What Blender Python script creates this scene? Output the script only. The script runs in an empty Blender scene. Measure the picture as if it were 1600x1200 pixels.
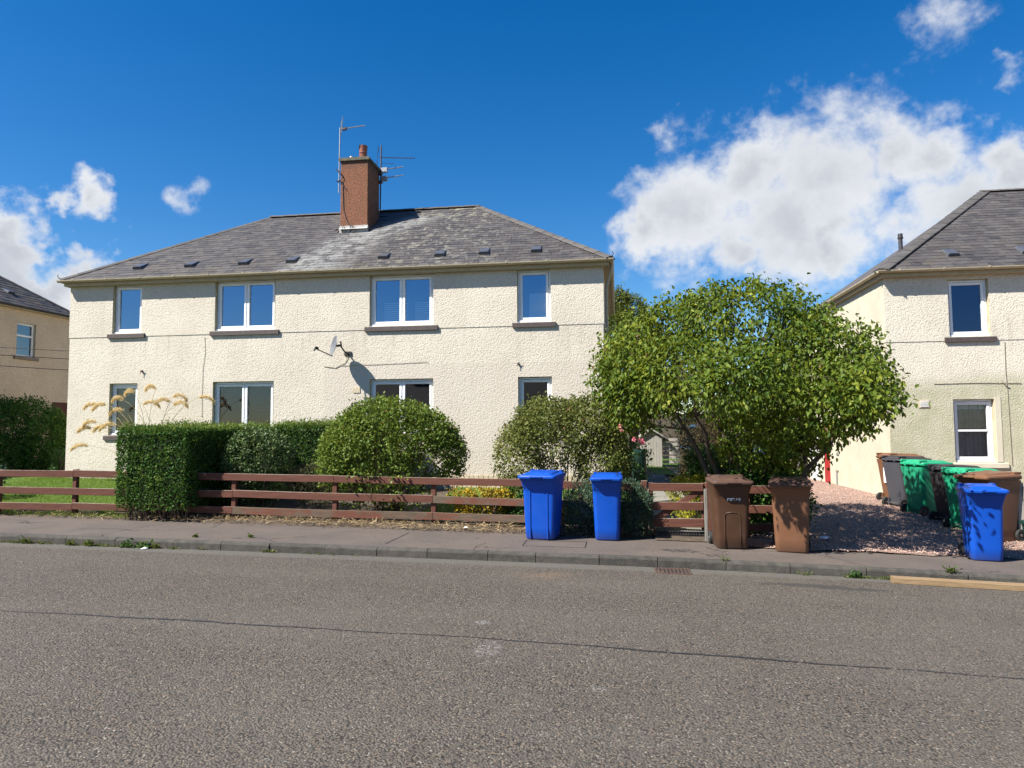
import bpy, math, random
import numpy as np
from mathutils import Vector, Matrix

random.seed(7)
RNG = np.random.default_rng(11)
S = bpy.context.scene
COL = S.collection
R = math.radians

# ------------------------------------------------------------------ camera
cam_d = bpy.data.cameras.new('camera')
cam = bpy.data.objects.new('camera', cam_d)
COL.objects.link(cam)
cam_d.sensor_width = 36.0
cam_d.lens = 1092.0 / 1600.0 * 36.0
cam_d.clip_end = 2000.0
cam.location = (0, 0, 1.75)
cam.rotation_euler = (Matrix.Rotation(R(8.5), 3, 'Z') @ Matrix.Rotation(R(90 + 3.7375), 3, 'X')
                      @ Matrix.Rotation(R(-0.297), 3, 'Z')).to_euler()
S.camera = cam

# ------------------------------------------------------------------ light
SUN_EL, SUN_AZ = 46.0, 55.0          # azimuth measured from -Y towards -X
sdir = Vector((-math.sin(R(SUN_AZ)) * math.cos(R(SUN_EL)), -math.cos(R(SUN_AZ)) * math.cos(R(SUN_EL)), math.sin(R(SUN_EL))))
sun_d = bpy.data.lights.new('sun', 'SUN')
sun_d.energy = 4.4
sun_d.angle = R(0.53)
sun_d.color = (1.0, 0.95, 0.87)
sun = bpy.data.objects.new('sun', sun_d)
COL.objects.link(sun)
sun.rotation_euler = sdir.to_track_quat('Z', 'Y').to_euler()

S.view_settings.view_transform = 'Standard'
S.view_settings.look = 'None'
S.view_settings.exposure = 1.39
S.view_settings.gamma = 1.0
S.view_settings.use_curve_mapping = False
S.cycles.max_bounces = 6
S.cycles.transparent_max_bounces = 10


# ------------------------------------------------------------------ node helpers
class NT:
    def __init__(s, tree):
        s.t = tree
        s.t.nodes.clear()

    def n(s, kind, **kw):
        nd = s.t.nodes.new('ShaderNode' + kind)
        for k, v in kw.items():
            if k.startswith('i_'):
                nd.inputs[k[2:].replace('_', ' ')].default_value = v
            else:
                setattr(nd, k, v)
        return nd

    def l(s, a, b):
        s.t.links.new(a, b)

    def math(s, op, a, b=None, c=None, clamp=False):
        nd = s.n('Math', operation=op, use_clamp=clamp)
        for i, v in enumerate((a, b, c)):
            if v is None:
                continue
            if isinstance(v, (int, float)):
                nd.inputs[i].default_value = v
            else:
                s.l(v, nd.inputs[i])
        return nd.outputs[0]

    def mix(s, fac, a, b, blend='MIX'):
        nd = s.n('Mix', data_type='RGBA', blend_type=blend)
        for i, v in ((0, fac), (6, a), (7, b)):
            if isinstance(v, (int, float)):
                nd.inputs[i].default_value = v
            elif isinstance(v, tuple):
                nd.inputs[i].default_value = v if len(v) == 4 else (*v, 1)
            else:
                s.l(v, nd.inputs[i])
        return nd.outputs[2]

    def rng(s, v, a, b, c=0.0, d=1.0, kind='SMOOTHSTEP'):
        nd = s.n('MapRange', interpolation_type=kind)
        nd.inputs[1].default_value = a
        nd.inputs[2].default_value = b
        nd.inputs[3].default_value = c
        nd.inputs[4].default_value = d
        s.l(v, nd.inputs[0])
        return nd.outputs[0]

    def noise(s, vec, scale, detail=3.0, rough=0.55, dist=0.0):
        nd = s.n('TexNoise')
        nd.inputs['Scale'].default_value = scale
        nd.inputs['Detail'].default_value = detail
        nd.inputs['Roughness'].default_value = rough
        nd.inputs['Distortion'].default_value = dist
        if vec is not None:
            s.l(vec, nd.inputs['Vector'])
        return nd.outputs['Fac']

    def voro(s, vec, scale, feature='F1'):
        nd = s.n('TexVoronoi', feature=feature)
        nd.inputs['Scale'].default_value = scale
        s.l(vec, nd.inputs['Vector'])
        return nd

    def scaled(s, vec, sc):
        nd = s.n('Mapping')
        nd.inputs['Scale'].default_value = sc
        s.l(vec, nd.inputs['Vector'])
        return nd.outputs[0]


# ------------------------------------------------------------------ sky
world = bpy.data.worlds.new('World')
S.world = world
world.use_nodes = True
w = NT(world.node_tree)
sky = w.n('TexSky', sky_type='NISHITA', sun_disc=False)
sky.sun_elevation = R(SUN_EL)
sky.sun_rotation = R(180 + SUN_AZ)
sky.air_density = 1.0
sky.dust_density = 0.25
sky.ozone_density = 3.0
sky.altitude = 50
hs = w.n('HueSaturation')
hs.inputs['Saturation'].default_value = 1.42
hs.inputs['Value'].default_value = 1.0
hs.inputs['Hue'].default_value = 0.505
w.l(sky.outputs[0], hs.inputs['Color'])
skyc = w.n('VectorMath', operation='SCALE')
w.l(hs.outputs[0], skyc.inputs[0])
skyc.inputs['Scale'].default_value = 0.057
geo = w.n('TexCoord')
D = geo.outputs['Generated']
CLOUDS = [[0.2645, 0.9140, 0.3080, 0.110], [0.3362, 0.8825, 0.3290, 0.066], [0.1823, 0.9277, 0.3255, 0.066], [0.1034, 0.9506, 0.2926, 0.0898],
          [0.0441, 0.9624, 0.268, 0.0513], [0.4039, 0.8787, 0.2543, 0.0907], [0.4452, 0.8483, 0.2869, 0.0505], [0.2313, 0.9377, 0.2590, 0.092],
          [0.3742, 0.8709, 0.3188, 0.060], [0.1533, 0.9565, 0.2480, 0.052], [0.276, 0.9310, 0.2390, 0.048], [0.0693, 0.9192, 0.3877, 0.0321],
          [0.3804, 0.8068, 0.452, 0.0432], [-0.6953, 0.694, 0.1867, 0.0429], [-0.6789, 0.7013, 0.2176, 0.0311], [-0.6722, 0.7241, 0.1545, 0.0379],
          [-0.6511, 0.7375, 0.1794, 0.0317], [-0.64, 0.7206, 0.2669, 0.0196], [-0.6151, 0.7413, 0.2684, 0.0251], [-0.6104, 0.7523, 0.2479, 0.0179],
          [-0.6409, 0.7393, 0.2066, 0.0273], [-0.5302, 0.7954, 0.2935, 0.0212], [-0.5721, 0.7424, 0.3487, 0.0061], [-0.64, 0.6338, 0.4344, 0.0239],
          [0.4332, 0.8158, 0.3832, 0.0233], [-0.6864, 0.6865, 0.2399, 0.045], [-0.6743, 0.7106, 0.201, 0.040], [-0.6882, 0.7044, 0.1738, 0.05], [-0.6681, 0.7293, 0.1476, 0.034], [0.453, 0.8532, 0.2586, 0.0622]]
WEIGHT = {11: 0.52, 12: 0.52, 13: 1.3, 14: 1.3, 15: 1.3, 16: 1.3, 17: 1.05, 18: 1.1, 19: .9, 20: 1.2, 21: 0.50, 22: 0.5, 23: 0.0, 24: 0.5, 25: 1.2, 26: 1.2, 27: 1.3, 28: 1.2}
# the same broken cumulus goes on round the rest of the sky
for (az, el, rad) in ((75, 17, .12), (92, 24, .10), (118, 14, .13), (150, 20, .11), (178, 13, .12), (205, 19, .09), (250, 15, .12), (283, 20, .10), (296, 12, .08), (140, 38, .05), (230, 33, .05)):
    CLOUDS.append([math.sin(R(az)) * math.cos(R(el)), math.cos(R(az)) * math.cos(R(el)), math.sin(R(el)), rad])
cov = None
wn1 = w.n('TexNoise')
wn2 = w.n('TexNoise')
for nd_, sc_ in ((wn1, 9.0), (wn2, 30.0)):
    nd_.inputs['Scale'].default_value = sc_
    nd_.inputs['Detail'].default_value = 4.0
    nd_.inputs['Roughness'].default_value = 0.6
    w.l(D, nd_.inputs['Vector'])


def centred(nd_, amp):
    a_ = w.n('VectorMath', operation='SUBTRACT')
    w.l(nd_.outputs['Color'], a_.inputs[0])
    a_.inputs[1].default_value = (.5, .5, .5)
    b_ = w.n('VectorMath', operation='SCALE')
    w.l(a_.outputs[0], b_.inputs[0])
    b_.inputs['Scale'].default_value = amp
    return b_.outputs[0]


wa = w.n('VectorMath', operation='ADD')
w.l(D, wa.inputs[0])
w.l(centred(wn1, 0.11), wa.inputs[1])
wb = w.n('VectorMath', operation='ADD')
w.l(wa.outputs[0], wb.inputs[0])
w.l(centred(wn2, 0.055), wb.inputs[1])
DW = wb.outputs[0]
for i, c in enumerate(CLOUDS):
    sub = w.n('VectorMath', operation='DISTANCE')
    w.l(DW, sub.inputs[0])
    sub.inputs[1].default_value = c[:3]
    v = w.rng(sub.outputs['Value'], 0.0, c[3] * (1.95 if 13 <= i <= 21 else 1.5), WEIGHT.get(i, 1.0), 0.0, 'LINEAR')
    cov = v if cov is None else w.math('MAXIMUM', cov, v)
n1 = w.noise(D, 9.0, 9.0, 0.62, 0.25)
n2 = w.noise(w.scaled(D, (1, 1, 1.6)), 26.0, 6.0, 0.6, 0.2)
field = w.math('ADD', cov, w.math('MULTIPLY', w.math('SUBTRACT', n1, 0.5), 1.15))
field = w.math('ADD', field, w.math('MULTIPLY', w.math('SUBTRACT', n2, 0.5), 0.30))
dens = w.rng(field, 0.24, 0.72)
n3 = w.noise(w.scaled(D, (1, 1, 1.3)), 7.0, 5.0, 0.55, 0.3)
body = w.rng(w.math('ADD', w.math('ADD', cov, w.math('MULTIPLY', field, 0.35)), w.math('MULTIPLY', n3, 0.8)), 1.0, 1.9)
ccol = w.mix(body, (0.335, 0.342, 0.352), (0.225, 0.235, 0.255))
skymix = w.mix(w.math('MULTIPLY', dens, 0.96), skyc.outputs[0], ccol)
bg = w.n('Background')
w.l(skymix, bg.inputs['Color'])
bg.inputs['Strength'].default_value = 1.0
out = w.n('OutputWorld')
w.l(bg.outputs[0], out.inputs['Surface'])


# ------------------------------------------------------------------ materials
def new_mat(name):
    m = bpy.data.materials.new(name)
    m.use_nodes = True
    return m, NT(m.node_tree)


def finish(k, color, rough=0.6, bump=None, dist=0.01, strength=1.0, metallic=0.0, spec=0.5):
    b = k.n('BsdfPrincipled')
    for key, v in (('Base Color', color), ('Roughness', rough)):
        if isinstance(v, tuple):
            b.inputs[key].default_value = v if len(v) == 4 else (*v, 1)
        elif isinstance(v, (int, float)):
            b.inputs[key].default_value = v
        else:
            k.l(v, b.inputs[key])
    b.inputs['Metallic'].default_value = metallic
    b.inputs['Specular IOR Level'].default_value = spec
    if bump is not None:
        bn = k.n('Bump')
        bn.inputs['Strength'].default_value = strength
        bn.inputs['Distance'].default_value = dist
        k.l(bump, bn.inputs['Height'])
        k.l(bn.outputs[0], b.inputs['Normal'])
    o = k.n('OutputMaterial')
    k.l(b.outputs[0], o.inputs['Surface'])
    return b


def pos(k):
    return k.n('NewGeometry').outputs['Position']


def simple(name, c1, c2=None, rough=0.6, scale=8.0, bscale=None, bdist=0.004, metallic=0.0, spec=0.5, detail=4.0, vec='pos', stretch=None, rnd=0.0):
    m, k = new_mat(name)
    p = pos(k) if vec == 'pos' else k.n('TexCoord').outputs['Object']
    if stretch:
        p = k.scaled(p, stretch)
    if c2 is None:
        c2 = tuple(v * 0.75 for v in c1)
    f = k.rng(k.noise(p, scale, detail), 0.3, 0.7)
    col = k.mix(f, c1, c2)
    if rnd:
        oi = k.n('ObjectInfo').outputs['Random']
        g = k.rng(oi, 0, 1, 1 - rnd, 1 + rnd, 'LINEAR')
        vm = k.n('VectorMath', operation='SCALE')
        k.l(col, vm.inputs[0])
        k.l(g, vm.inputs['Scale'])
        col = vm.outputs[0]
    b = k.noise(p, bscale, 3.0) if bscale else None
    finish(k, col, rough, b, bdist, 1.0, metallic, spec)
    return m


M = {}


def harl(name, base, dark, lump=22.0, dist=0.016, weather=None, patch=None):
    m, k = new_mat(name)
    p = pos(k)
    va = k.n('TexVoronoi', feature='SMOOTH_F1')
    va.inputs['Scale'].default_value = lump * 0.95
    va.inputs['Smoothness'].default_value = 0.35
    va.inputs['Randomness'].default_value = 1.0
    k.l(p, va.inputs['Vector'])
    vb = k.voro(p, lump * 2.3).outputs['Distance']
    n_a = k.noise(p, lump * 1.5, 2.0, 0.5)
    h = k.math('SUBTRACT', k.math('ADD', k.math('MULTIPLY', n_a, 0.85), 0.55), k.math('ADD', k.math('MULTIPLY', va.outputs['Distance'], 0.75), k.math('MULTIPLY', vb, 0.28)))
    col = k.mix(k.rng(k.noise(p, 0.9, 5.0, 0.65), 0.35, 0.7), base, dark)
    st = k.noise(k.scaled(p, (2.2, 2.2, 0.22)), 1.4, 4.0, 0.6)
    col = k.mix(k.rng(st, 0.58, 0.8, 0, 0.35), col, tuple(v * 0.72 for v in dark))
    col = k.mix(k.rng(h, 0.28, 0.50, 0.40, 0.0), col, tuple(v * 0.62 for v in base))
    sp = k.n('SeparateXYZ')
    k.l(p, sp.inputs[0])
    # rain streaks below the sills and string course, splash-back at the foot
    stk = k.rng(k.noise(k.scaled(p, (6.0, 6.0, 0.5)), 1.0, 4.0, 0.65), 0.52, 0.70)
    zw = k.math('MAXIMUM', k.math('MULTIPLY', k.rng(sp.outputs[2], 3.2, 4.1), k.rng(sp.outputs[2], 4.2, 4.12)), k.rng(sp.outputs[2], 1.3, 0.4))
    col = k.mix(k.math('MULTIPLY', k.math('MULTIPLY', stk, zw), 0.42), col, (0.30, 0.255, 0.19))
    blo = k.math('MULTIPLY', k.rng(k.noise(p, 2.6, 6.0, 0.75), 0.60, 0.72), 0.30)
    col = k.mix(blo, col, (0.36, 0.30, 0.225))
    if patch:
        # the lower right flat is painted in a slightly pinker coat
        zj = k.math('ADD', sp.outputs[2], k.math('MULTIPLY', k.noise(p, 2.0), 0.06))
        a = k.rng(zj, patch[1] - .02, patch[1] + .02, 1, 0)
        b_ = k.rng(sp.outputs[0], patch[0] - 0.04, patch[0] + 0.04)
        col = k.mix(k.math('MULTIPLY', a, b_), col, k.mix(0.5, col, patch[2]))
    if weather:
        zj = k.math('ADD', sp.outputs[2], k.math('MULTIPLY', k.noise(p, 1.2, 5.0), 0.9))
        a = k.rng(zj, weather[0], weather[0] + 0.5, 1, 0)
        col = k.mix(k.math('MULTIPLY', a, k.rng(k.noise(p, 2.4, 6.0, 0.75), 0.3, 0.65, 0.5, 0.95)), col, weather[1])
    finish(k, col, 0.9, h, dist, 1.0, spec=0.2)
    return m


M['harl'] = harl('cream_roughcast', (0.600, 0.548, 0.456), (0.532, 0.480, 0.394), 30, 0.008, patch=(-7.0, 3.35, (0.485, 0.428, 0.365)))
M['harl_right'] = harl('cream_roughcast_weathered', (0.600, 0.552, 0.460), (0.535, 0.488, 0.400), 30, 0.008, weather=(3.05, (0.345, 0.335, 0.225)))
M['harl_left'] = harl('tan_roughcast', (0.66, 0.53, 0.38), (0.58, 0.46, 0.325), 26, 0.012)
M['smooth_paint'] = simple('painted_render', (0.52, 0.48, 0.37), (0.46, 0.42, 0.32), 0.7, 3.0, 30, 0.003)
M['reveal'] = simple('reveal_render', (0.46, 0.40, 0.27), (0.38, 0.33, 0.21), 0.8, 5.0, 40, 0.003)
M['brick_paint'] = simple('painted_brick', (0.50, 0.42, 0.30), (0.44, 0.36, 0.25), 0.75, 6.0, 30, 0.004, rnd=0.08)
M['upvc'] = simple('white_upvc', (0.80, 0.80, 0.80), (0.74, 0.75, 0.76), 0.28, 3.0)
M['sill'] = simple('brown_sill_paint', (0.075, 0.054, 0.048), (0.055, 0.042, 0.038), 0.55, 12.0, 40, 0.003)
M['gutter'] = simple('gutter_paint', (0.46, 0.385, 0.26), (0.39, 0.325, 0.215), 0.5, 7.0)
M['fascia'] = simple('fascia_paint', (0.42, 0.34, 0.20), (0.36, 0.29, 0.17), 0.6, 7.0)
M['lead'] = simple('lead_flashing', (0.30, 0.30, 0.29), (0.42, 0.41, 0.38), 0.6, 9.0)
M['cope'] = simple('chimney_cope', (0.06, 0.055, 0.045), (0.12, 0.115, 0.075), 0.9, 12.0, 40, 0.006)
M['terracotta'] = simple('terracotta', (0.30, 0.105, 0.065), (0.19, 0.07, 0.05), 0.8, 9.0, 30, 0.004)
M['metal'] = simple('galvanised_metal', (0.32, 0.33, 0.35), (0.23, 0.24, 0.26), 0.5, 20.0, metallic=0.35)
M['dark_metal'] = simple('dark_metal', (0.035, 0.035, 0.045), (0.06, 0.055, 0.06), 0.5, 20.0, metallic=0.3)
M['dish'] = simple('dish_grey', (0.125, 0.135, 0.15), (0.105, 0.115, 0.13), 0.5, 4.0)
M['black_plastic'] = simple('black_plastic', (0.018, 0.018, 0.02), (0.03, 0.03, 0.03), 0.5, 10.0)
M['vent'] = simple('roof_vent_plastic', (0.085, 0.09, 0.105), (0.065, 0.07, 0.08), 0.32, 8.0)
M['interior'] = simple('room_paint', (0.10, 0.095, 0.09), (0.08, 0.075, 0.07), 0.9, 2.0)
M['blind'] = simple('blind_slats', (0.19, 0.225, 0.24), (0.16, 0.19, 0.205), 0.5, 2.0)
M['blind_white'] = simple('white_blind', (0.72, 0.73, 0.74), (0.66, 0.67, 0.68), 0.6, 2.0)
M['curtain'] = simple('grey_curtain', (0.42, 0.36, 0.34), (0.33, 0.28, 0.265), 0.9, 5.0, 90, 0.002)
M['rubber'] = simple('tyre_rubber', (0.014, 0.014, 0.015), (0.024, 0.023, 0.022), 0.75, 15.0)
M['wheel'] = simple('wheel_plastic', (0.06, 0.06, 0.06), (0.09, 0.085, 0.08), 0.6, 15.0)
M['white_print'] = simple('white_print', (0.78, 0.78, 0.76), (0.70, 0.70, 0.68), 0.5, 30.0)
M['rust'] = simple('rusty_iron', (0.085, 0.043, 0.027), (0.04, 0.026, 0.02), 0.85, 30.0, 80, 0.003)
M['plank'] = simple('sawn_timber', (0.27, 0.185, 0.10), (0.20, 0.13, 0.065), 0.7, 3.0, 14, 0.003, stretch=(1.2, 14, 14))
M['grey_wood'] = simple('weathered_grey_wood', (0.21, 0.20, 0.175), (0.13, 0.125, 0.11), 0.85, 4.0, 14, 0.004, stretch=(10, 10, 1.0))
M['shed'] = simple('grey_boards', (0.34, 0.32, 0.28), (0.25, 0.235, 0.21), 0.85, 5.0, stretch=(8, 8, 0.8))
M['bark'] = simple('bark', (0.115, 0.088, 0.062), (0.065, 0.05, 0.036), 0.9, 14.0, 40, 0.01, stretch=(2, 2, .7))
M['twig'] = simple('brown_twig', (0.12, 0.08, 0.055), (0.075, 0.05, 0.035), 0.9, 20.0)
M['red_paint'] = simple('red_door_paint', (0.36, 0.018, 0.02), (0.29, 0.015, 0.018), 0.4, 3.0)
M['white_paint'] = simple('white_door_paint', (0.72, 0.72, 0.70), (0.66, 0.66, 0.64), 0.45, 3.0)
M['concrete'] = simple('concrete_slab', (0.20, 0.19, 0.155), (0.145, 0.14, 0.115), 0.9, 3.0, 60, 0.003, rnd=.12)
M['car_paint'] = simple('dark_blue_car_paint', (0.022, 0.04, 0.12), (0.018, 0.034, 0.10), 0.18, 1.0)
M['green_plastic_dark'] = simple('dark_green_plastic', (0.007, 0.030, 0.024), (0.010, 0.04, 0.03), 0.45, 3.0)
M['pink'] = simple('pink_petals', (0.72, 0.19, 0.25), (0.80, 0.36, 0.38), 0.6, 60.0)
M['peach'] = simple('peach_petals', (0.70, 0.38, 0.28), (0.6, 0.3, 0.22), 0.6, 60.0)
M['opp_wall'] = simple('opposite_wall', (0.25, 0.20, 0.15), (0.21, 0.17, 0.13), 0.9, 3.0)
M['opp_roof'] = simple('opposite_roof', (0.05, 0.038, 0.034), (0.035, 0.028, 0.026), 0.9, 3.0)
M['old_cable'] = simple('painted_cable', (0.26, 0.21, 0.155), (0.20, 0.165, 0.12), 0.7, 5.0)
M['wire'] = simple('wire', (0.05, 0.048, 0.045), (0.06, 0.058, 0.055), 0.6, 5.0)


def bin_plastic(name, c, fade=0.18):
    m, k = new_mat(name)
    p = k.n('TexCoord').outputs['Object']
    n = k.noise(p, 4.0, 5.0, 0.65)
    col = k.mix(k.rng(n, 0.35, 0.75, 0, fade), c, tuple(min(1, v * 1.25 + 0.02) for v in c))
    st = k.noise(k.scaled(p, (9, 9, 0.8)), 2.2, 4.0, 0.6)
    col = k.mix(k.rng(st, 0.55, 0.8, 0, 0.3), col, tuple(v * 0.7 + 0.012 for v in c))
    sp = k.n('SeparateXYZ')
    k.l(p, sp.inputs[0])
    dirt = k.rng(k.math('ADD', sp.outputs[2], k.math('MULTIPLY', n, 0.25)), 0.06, 0.30, 0.3, 0.0)
    col = k.mix(dirt, col, (0.12, 0.10, 0.08))
    rr = k.rng(n, 0.3, 0.7, 0.36, 0.52)
    finish(k, col, rr, k.noise(p, 160, 2.0), 0.0006, 0.6, spec=0.28)
    return m


M['bin_blue'] = bin_plastic('blue_bin_plastic', (0.003, 0.060, 0.37), 0.10)
M['bin_brown'] = bin_plastic('shaded_brown_bin_plastic', (0.062, 0.030, 0.017))  # darker copy of the brown; shade on the turned front is in the colour
M['bin_brown_lid'] = bin_plastic('brown_lid_plastic', (0.085, 0.048, 0.035))
M['bin_tan'] = bin_plastic('lit_brown_bin_plastic', (0.148, 0.070, 0.037))  # lighter copy of the same brown, its sunlit tone put into the colour
M['bin_green'] = bin_plastic('green_bin_plastic', (0.016, 0.27, 0.135))
M['bin_grey'] = bin_plastic('charcoal_bin_plastic', (0.055, 0.056, 0.066))
M['bin_black'] = bin_plastic('black_bin_plastic', (0.032, 0.03, 0.032))


def slate_mat():
    m, k = new_mat('weathered_slate')
    g = k.n('NewGeometry')
    p = g.outputs['Position']
    isl = k.math('FRACT', k.math('ADD', g.outputs['Random Per Island'], k.n('ObjectInfo').outputs['Random']))
    col = k.mix(isl, (0.044, 0.0415, 0.043), (0.078, 0.073, 0.073))
    hue = k.math('FRACT', k.math('MULTIPLY', isl, 7.31))
    col = k.mix(k.rng(hue, 0.0, 1.0, 0, 0.4), col, (0.078, 0.064, 0.057))
    col = k.mix(k.rng(k.noise(p, 2.2, 6.0, 0.72), 0.46, 0.66, 0, 0.65), col, (0.036, 0.034, 0.037))
    sp = k.n('SeparateXYZ')
    k.l(p, sp.inputs[0])
    X, Z = sp.outputs[0], sp.outputs[2]
    # run-off stain below the chimney flashing: pale wash spreading down and to the left
    xs = k.math('ADD', X, k.math('MULTIPLY', k.math('SUBTRACT', 7.3, Z), 0.55))
    xs = k.math('ADD', xs, k.math('MULTIPLY', k.math('SUBTRACT', k.noise(p, 1.6, 4.0), 0.5), 0.9))
    band = k.math('MULTIPLY', k.rng(xs, -7.6, -7.0), k.rng(xs, -6.1, -5.3, 1, 0))
    z1 = k.rng(Z, 7.25, 7.75, 1, 0)
    lime = k.math('MULTIPLY', k.math('MULTIPLY', band, z1), k.rng(k.noise(p, 3.4, 6.0, 0.75), 0.36, 0.62))
    # second lobe to the right of the flashing
    xr = k.math('ADD', X, k.math('MULTIPLY', k.math('SUBTRACT', Z, 7.2), -1.5))
    b2 = k.math('MULTIPLY', k.rng(xr, -6.9, -6.5), k.rng(xr, -5.9, -5.3, 1, 0))
    b2 = k.math('MULTIPLY', k.math('MULTIPLY', b2, k.rng(Z, 6.5, 6.9)), k.rng(Z, 7.7, 8.0, 1, 0))
    b2 = k.math('MULTIPLY', b2, k.rng(k.noise(p, 3.4, 6.0, 0.75), 0.36, 0.6))
    lime = k.math('MAXIMUM', lime, b2)
    onmain = k.rng(X, -0.5, 0.5, 1, 0)
    col = k.mix(k.math('MULTIPLY', k.math('MULTIPLY', lime, 0.72), onmain), col, (0.25, 0.25, 0.24))
    # lichen blotches on the right half of the roof
    lz = k.math('MULTIPLY', k.rng(X, -6.4, -5.2), k.rng(X, -2.0, -3.6))
    lich = k.rng(k.noise(p, 5.2, 5.0, 0.7, 0.4), 0.53, 0.62)
    col = k.mix(k.math('MULTIPLY', k.math('MULTIPLY', lich, 0.62), k.math('MAXIMUM', lz, 0.12)), col, (0.23, 0.225, 0.18))
    yl = k.math('MULTIPLY', k.rng(k.noise(p, 2.6, 5.0, 0.7), 0.52, 0.66), k.math('MULTIPLY', k.rng(Z, 7.6, 8.0), lz))
    col = k.mix(k.math('MULTIPLY', yl, 0.75), col, (0.25, 0.235, 0.14))
    moss = k.math('MULTIPLY', k.rng(k.noise(p, 1.5, 5.0, 0.65), 0.5, 0.72), k.rng(Z, 6.4, 5.9))
    col = k.mix(k.math('MULTIPLY', moss, 0.5), col, (0.085, 0.065, 0.04))
    finish(k, col, k.rng(isl, 0, 1, 0.55, 0.8, 'LINEAR'), k.noise(p, 45, 4.0, 0.7), 0.004, 0.8, spec=0.35)
    return m


M['slate'] = slate_mat()
M['hip'] = simple('ridge_tile_clay', (0.060, 0.056, 0.054), (0.090, 0.082, 0.073), 0.85, 6.0, 40, 0.004, rnd=0.14)
M['hip_dark'] = simple('dark_ridge_tile', (0.050, 0.047, 0.047), (0.075, 0.068, 0.062), 0.8, 6.0, 40, 0.004, rnd=0.15)


def chimney_mat():
    m, k = new_mat('brown_drydash')
    p = pos(k)
    v = k.voro(p, 55)
    col = k.mix(k.rng(v.outputs['Color'], 0.1, 0.9), (0.25, 0.115, 0.068), (0.165, 0.075, 0.046))
    col = k.mix(k.rng(k.noise(p, 2.5, 5.0), 0.45, 0.75, 0, 0.5), col, (0.15, 0.085, 0.055))
    sp = k.n('SeparateXYZ')
    k.l(p, sp.inputs[0])
    col = k.mix(k.rng(k.math('ADD', sp.outputs[2], k.math('MULTIPLY', k.noise(p, 4), .3)), 9.05, 9.35, 0, 0.75), col, (0.07, 0.055, 0.045))
    finish(k, col, 0.95, v.outputs['Distance'], 0.012, 1.0, spec=0.2)
    return m


M['chimney'] = chimney_mat()


def glass_mat(name, base=0.12, tint=(0.9, 0.95, 1.0), ior=1.6):
    m, k = new_mat(name)
    tr = k.n('BsdfTransparent')
    tr.inputs[0].default_value = (0.75, 0.8, 0.82, 1)
    gl = k.n('BsdfGlossy')
    gl.inputs['Roughness'].default_value = 0.012
    gl.inputs['Color'].default_value = (*tint, 1)
    p = pos(k)
    bn = k.n('Bump')
    bn.inputs['Strength'].default_value = 0.05
    bn.inputs['Distance'].default_value = 0.02
    k.l(k.noise(p, 1.3, 1.0), bn.inputs['Height'])
    k.l(bn.outputs[0], gl.inputs['Normal'])
    fr = k.n('Fresnel')
    fr.inputs['IOR'].default_value = ior
    fac = k.math('ADD', fr.outputs[0], base, clamp=True)
    mx = k.n('MixShader')
    k.l(fac, mx.inputs[0])
    k.l(tr.outputs[0], mx.inputs[1])
    k.l(gl.outputs[0], mx.inputs[2])
    o = k.n('OutputMaterial')
    k.l(mx.outputs[0], o.inputs['Surface'])
    return m


M['glass'] = glass_mat('window_glass', 0.13)
M['glass_low'] = glass_mat('window_glass_coated', 0.26, (0.52, 0.74, 1.0))
M['glass_navy'] = glass_mat('window_glass_navy', 0.10, (0.45, 0.62, 1.0), 1.5)
M['glass_dim'] = glass_mat('window_glass_dim', 0.04, (0.9, 0.95, 1.0), 1.45)


def wood_fence(name, paint, bare, worn):
    m, k = new_mat(name)
    p = pos(k)
    oi = k.n('ObjectInfo').outputs['Random']
    off = k.n('VectorMath', operation='ADD')
    k.l(p, off.inputs[0])
    cb = k.n('CombineXYZ')
    k.l(k.math('MULTIPLY', oi, 37.0), cb.inputs[2])
    k.l(cb.outputs[0], off.inputs[1])
    q = k.scaled(off.outputs[0], (1.0, 9, 9))
    gr = k.noise(q, 3.5, 6.0, 0.65)
    wear = k.noise(off.outputs[0], 1.7, 6.0, 0.7)
    g = k.n('NewGeometry')
    spn = k.n('SeparateXYZ')
    k.l(g.outputs['True Normal'], spn.inputs[0])
    top = k.rng(spn.outputs[2], 0.5, 0.9, 0, 1.0)
    f = k.math('ADD', k.math('ADD', wear, k.math('MULTIPLY', k.math('SUBTRACT', gr, 0.5), 0.5)), k.math('MULTIPLY', top, 0.6))
    f = k.rng(f, worn, worn + 0.14)
    c = k.mix(k.rng(gr, 0.3, 0.7), paint, tuple(v * 0.7 for v in paint))
    cb2 = k.mix(k.rng(gr, 0.3, 0.7), bare, tuple(v * 0.62 for v in bare))
    finish(k, k.mix(f, c, cb2), 0.75, gr, 0.003, 1.0, spec=0.25)
    return m


M['rail_red'] = wood_fence('red_brown_fence_paint', (0.126, 0.050, 0.033), (0.30, 0.25, 0.20), 0.72)
M['rail_worn'] = wood_fence('worn_fence_paint', (0.150, 0.058, 0.036), (0.135, 0.100, 0.070), 0.42)


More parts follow.
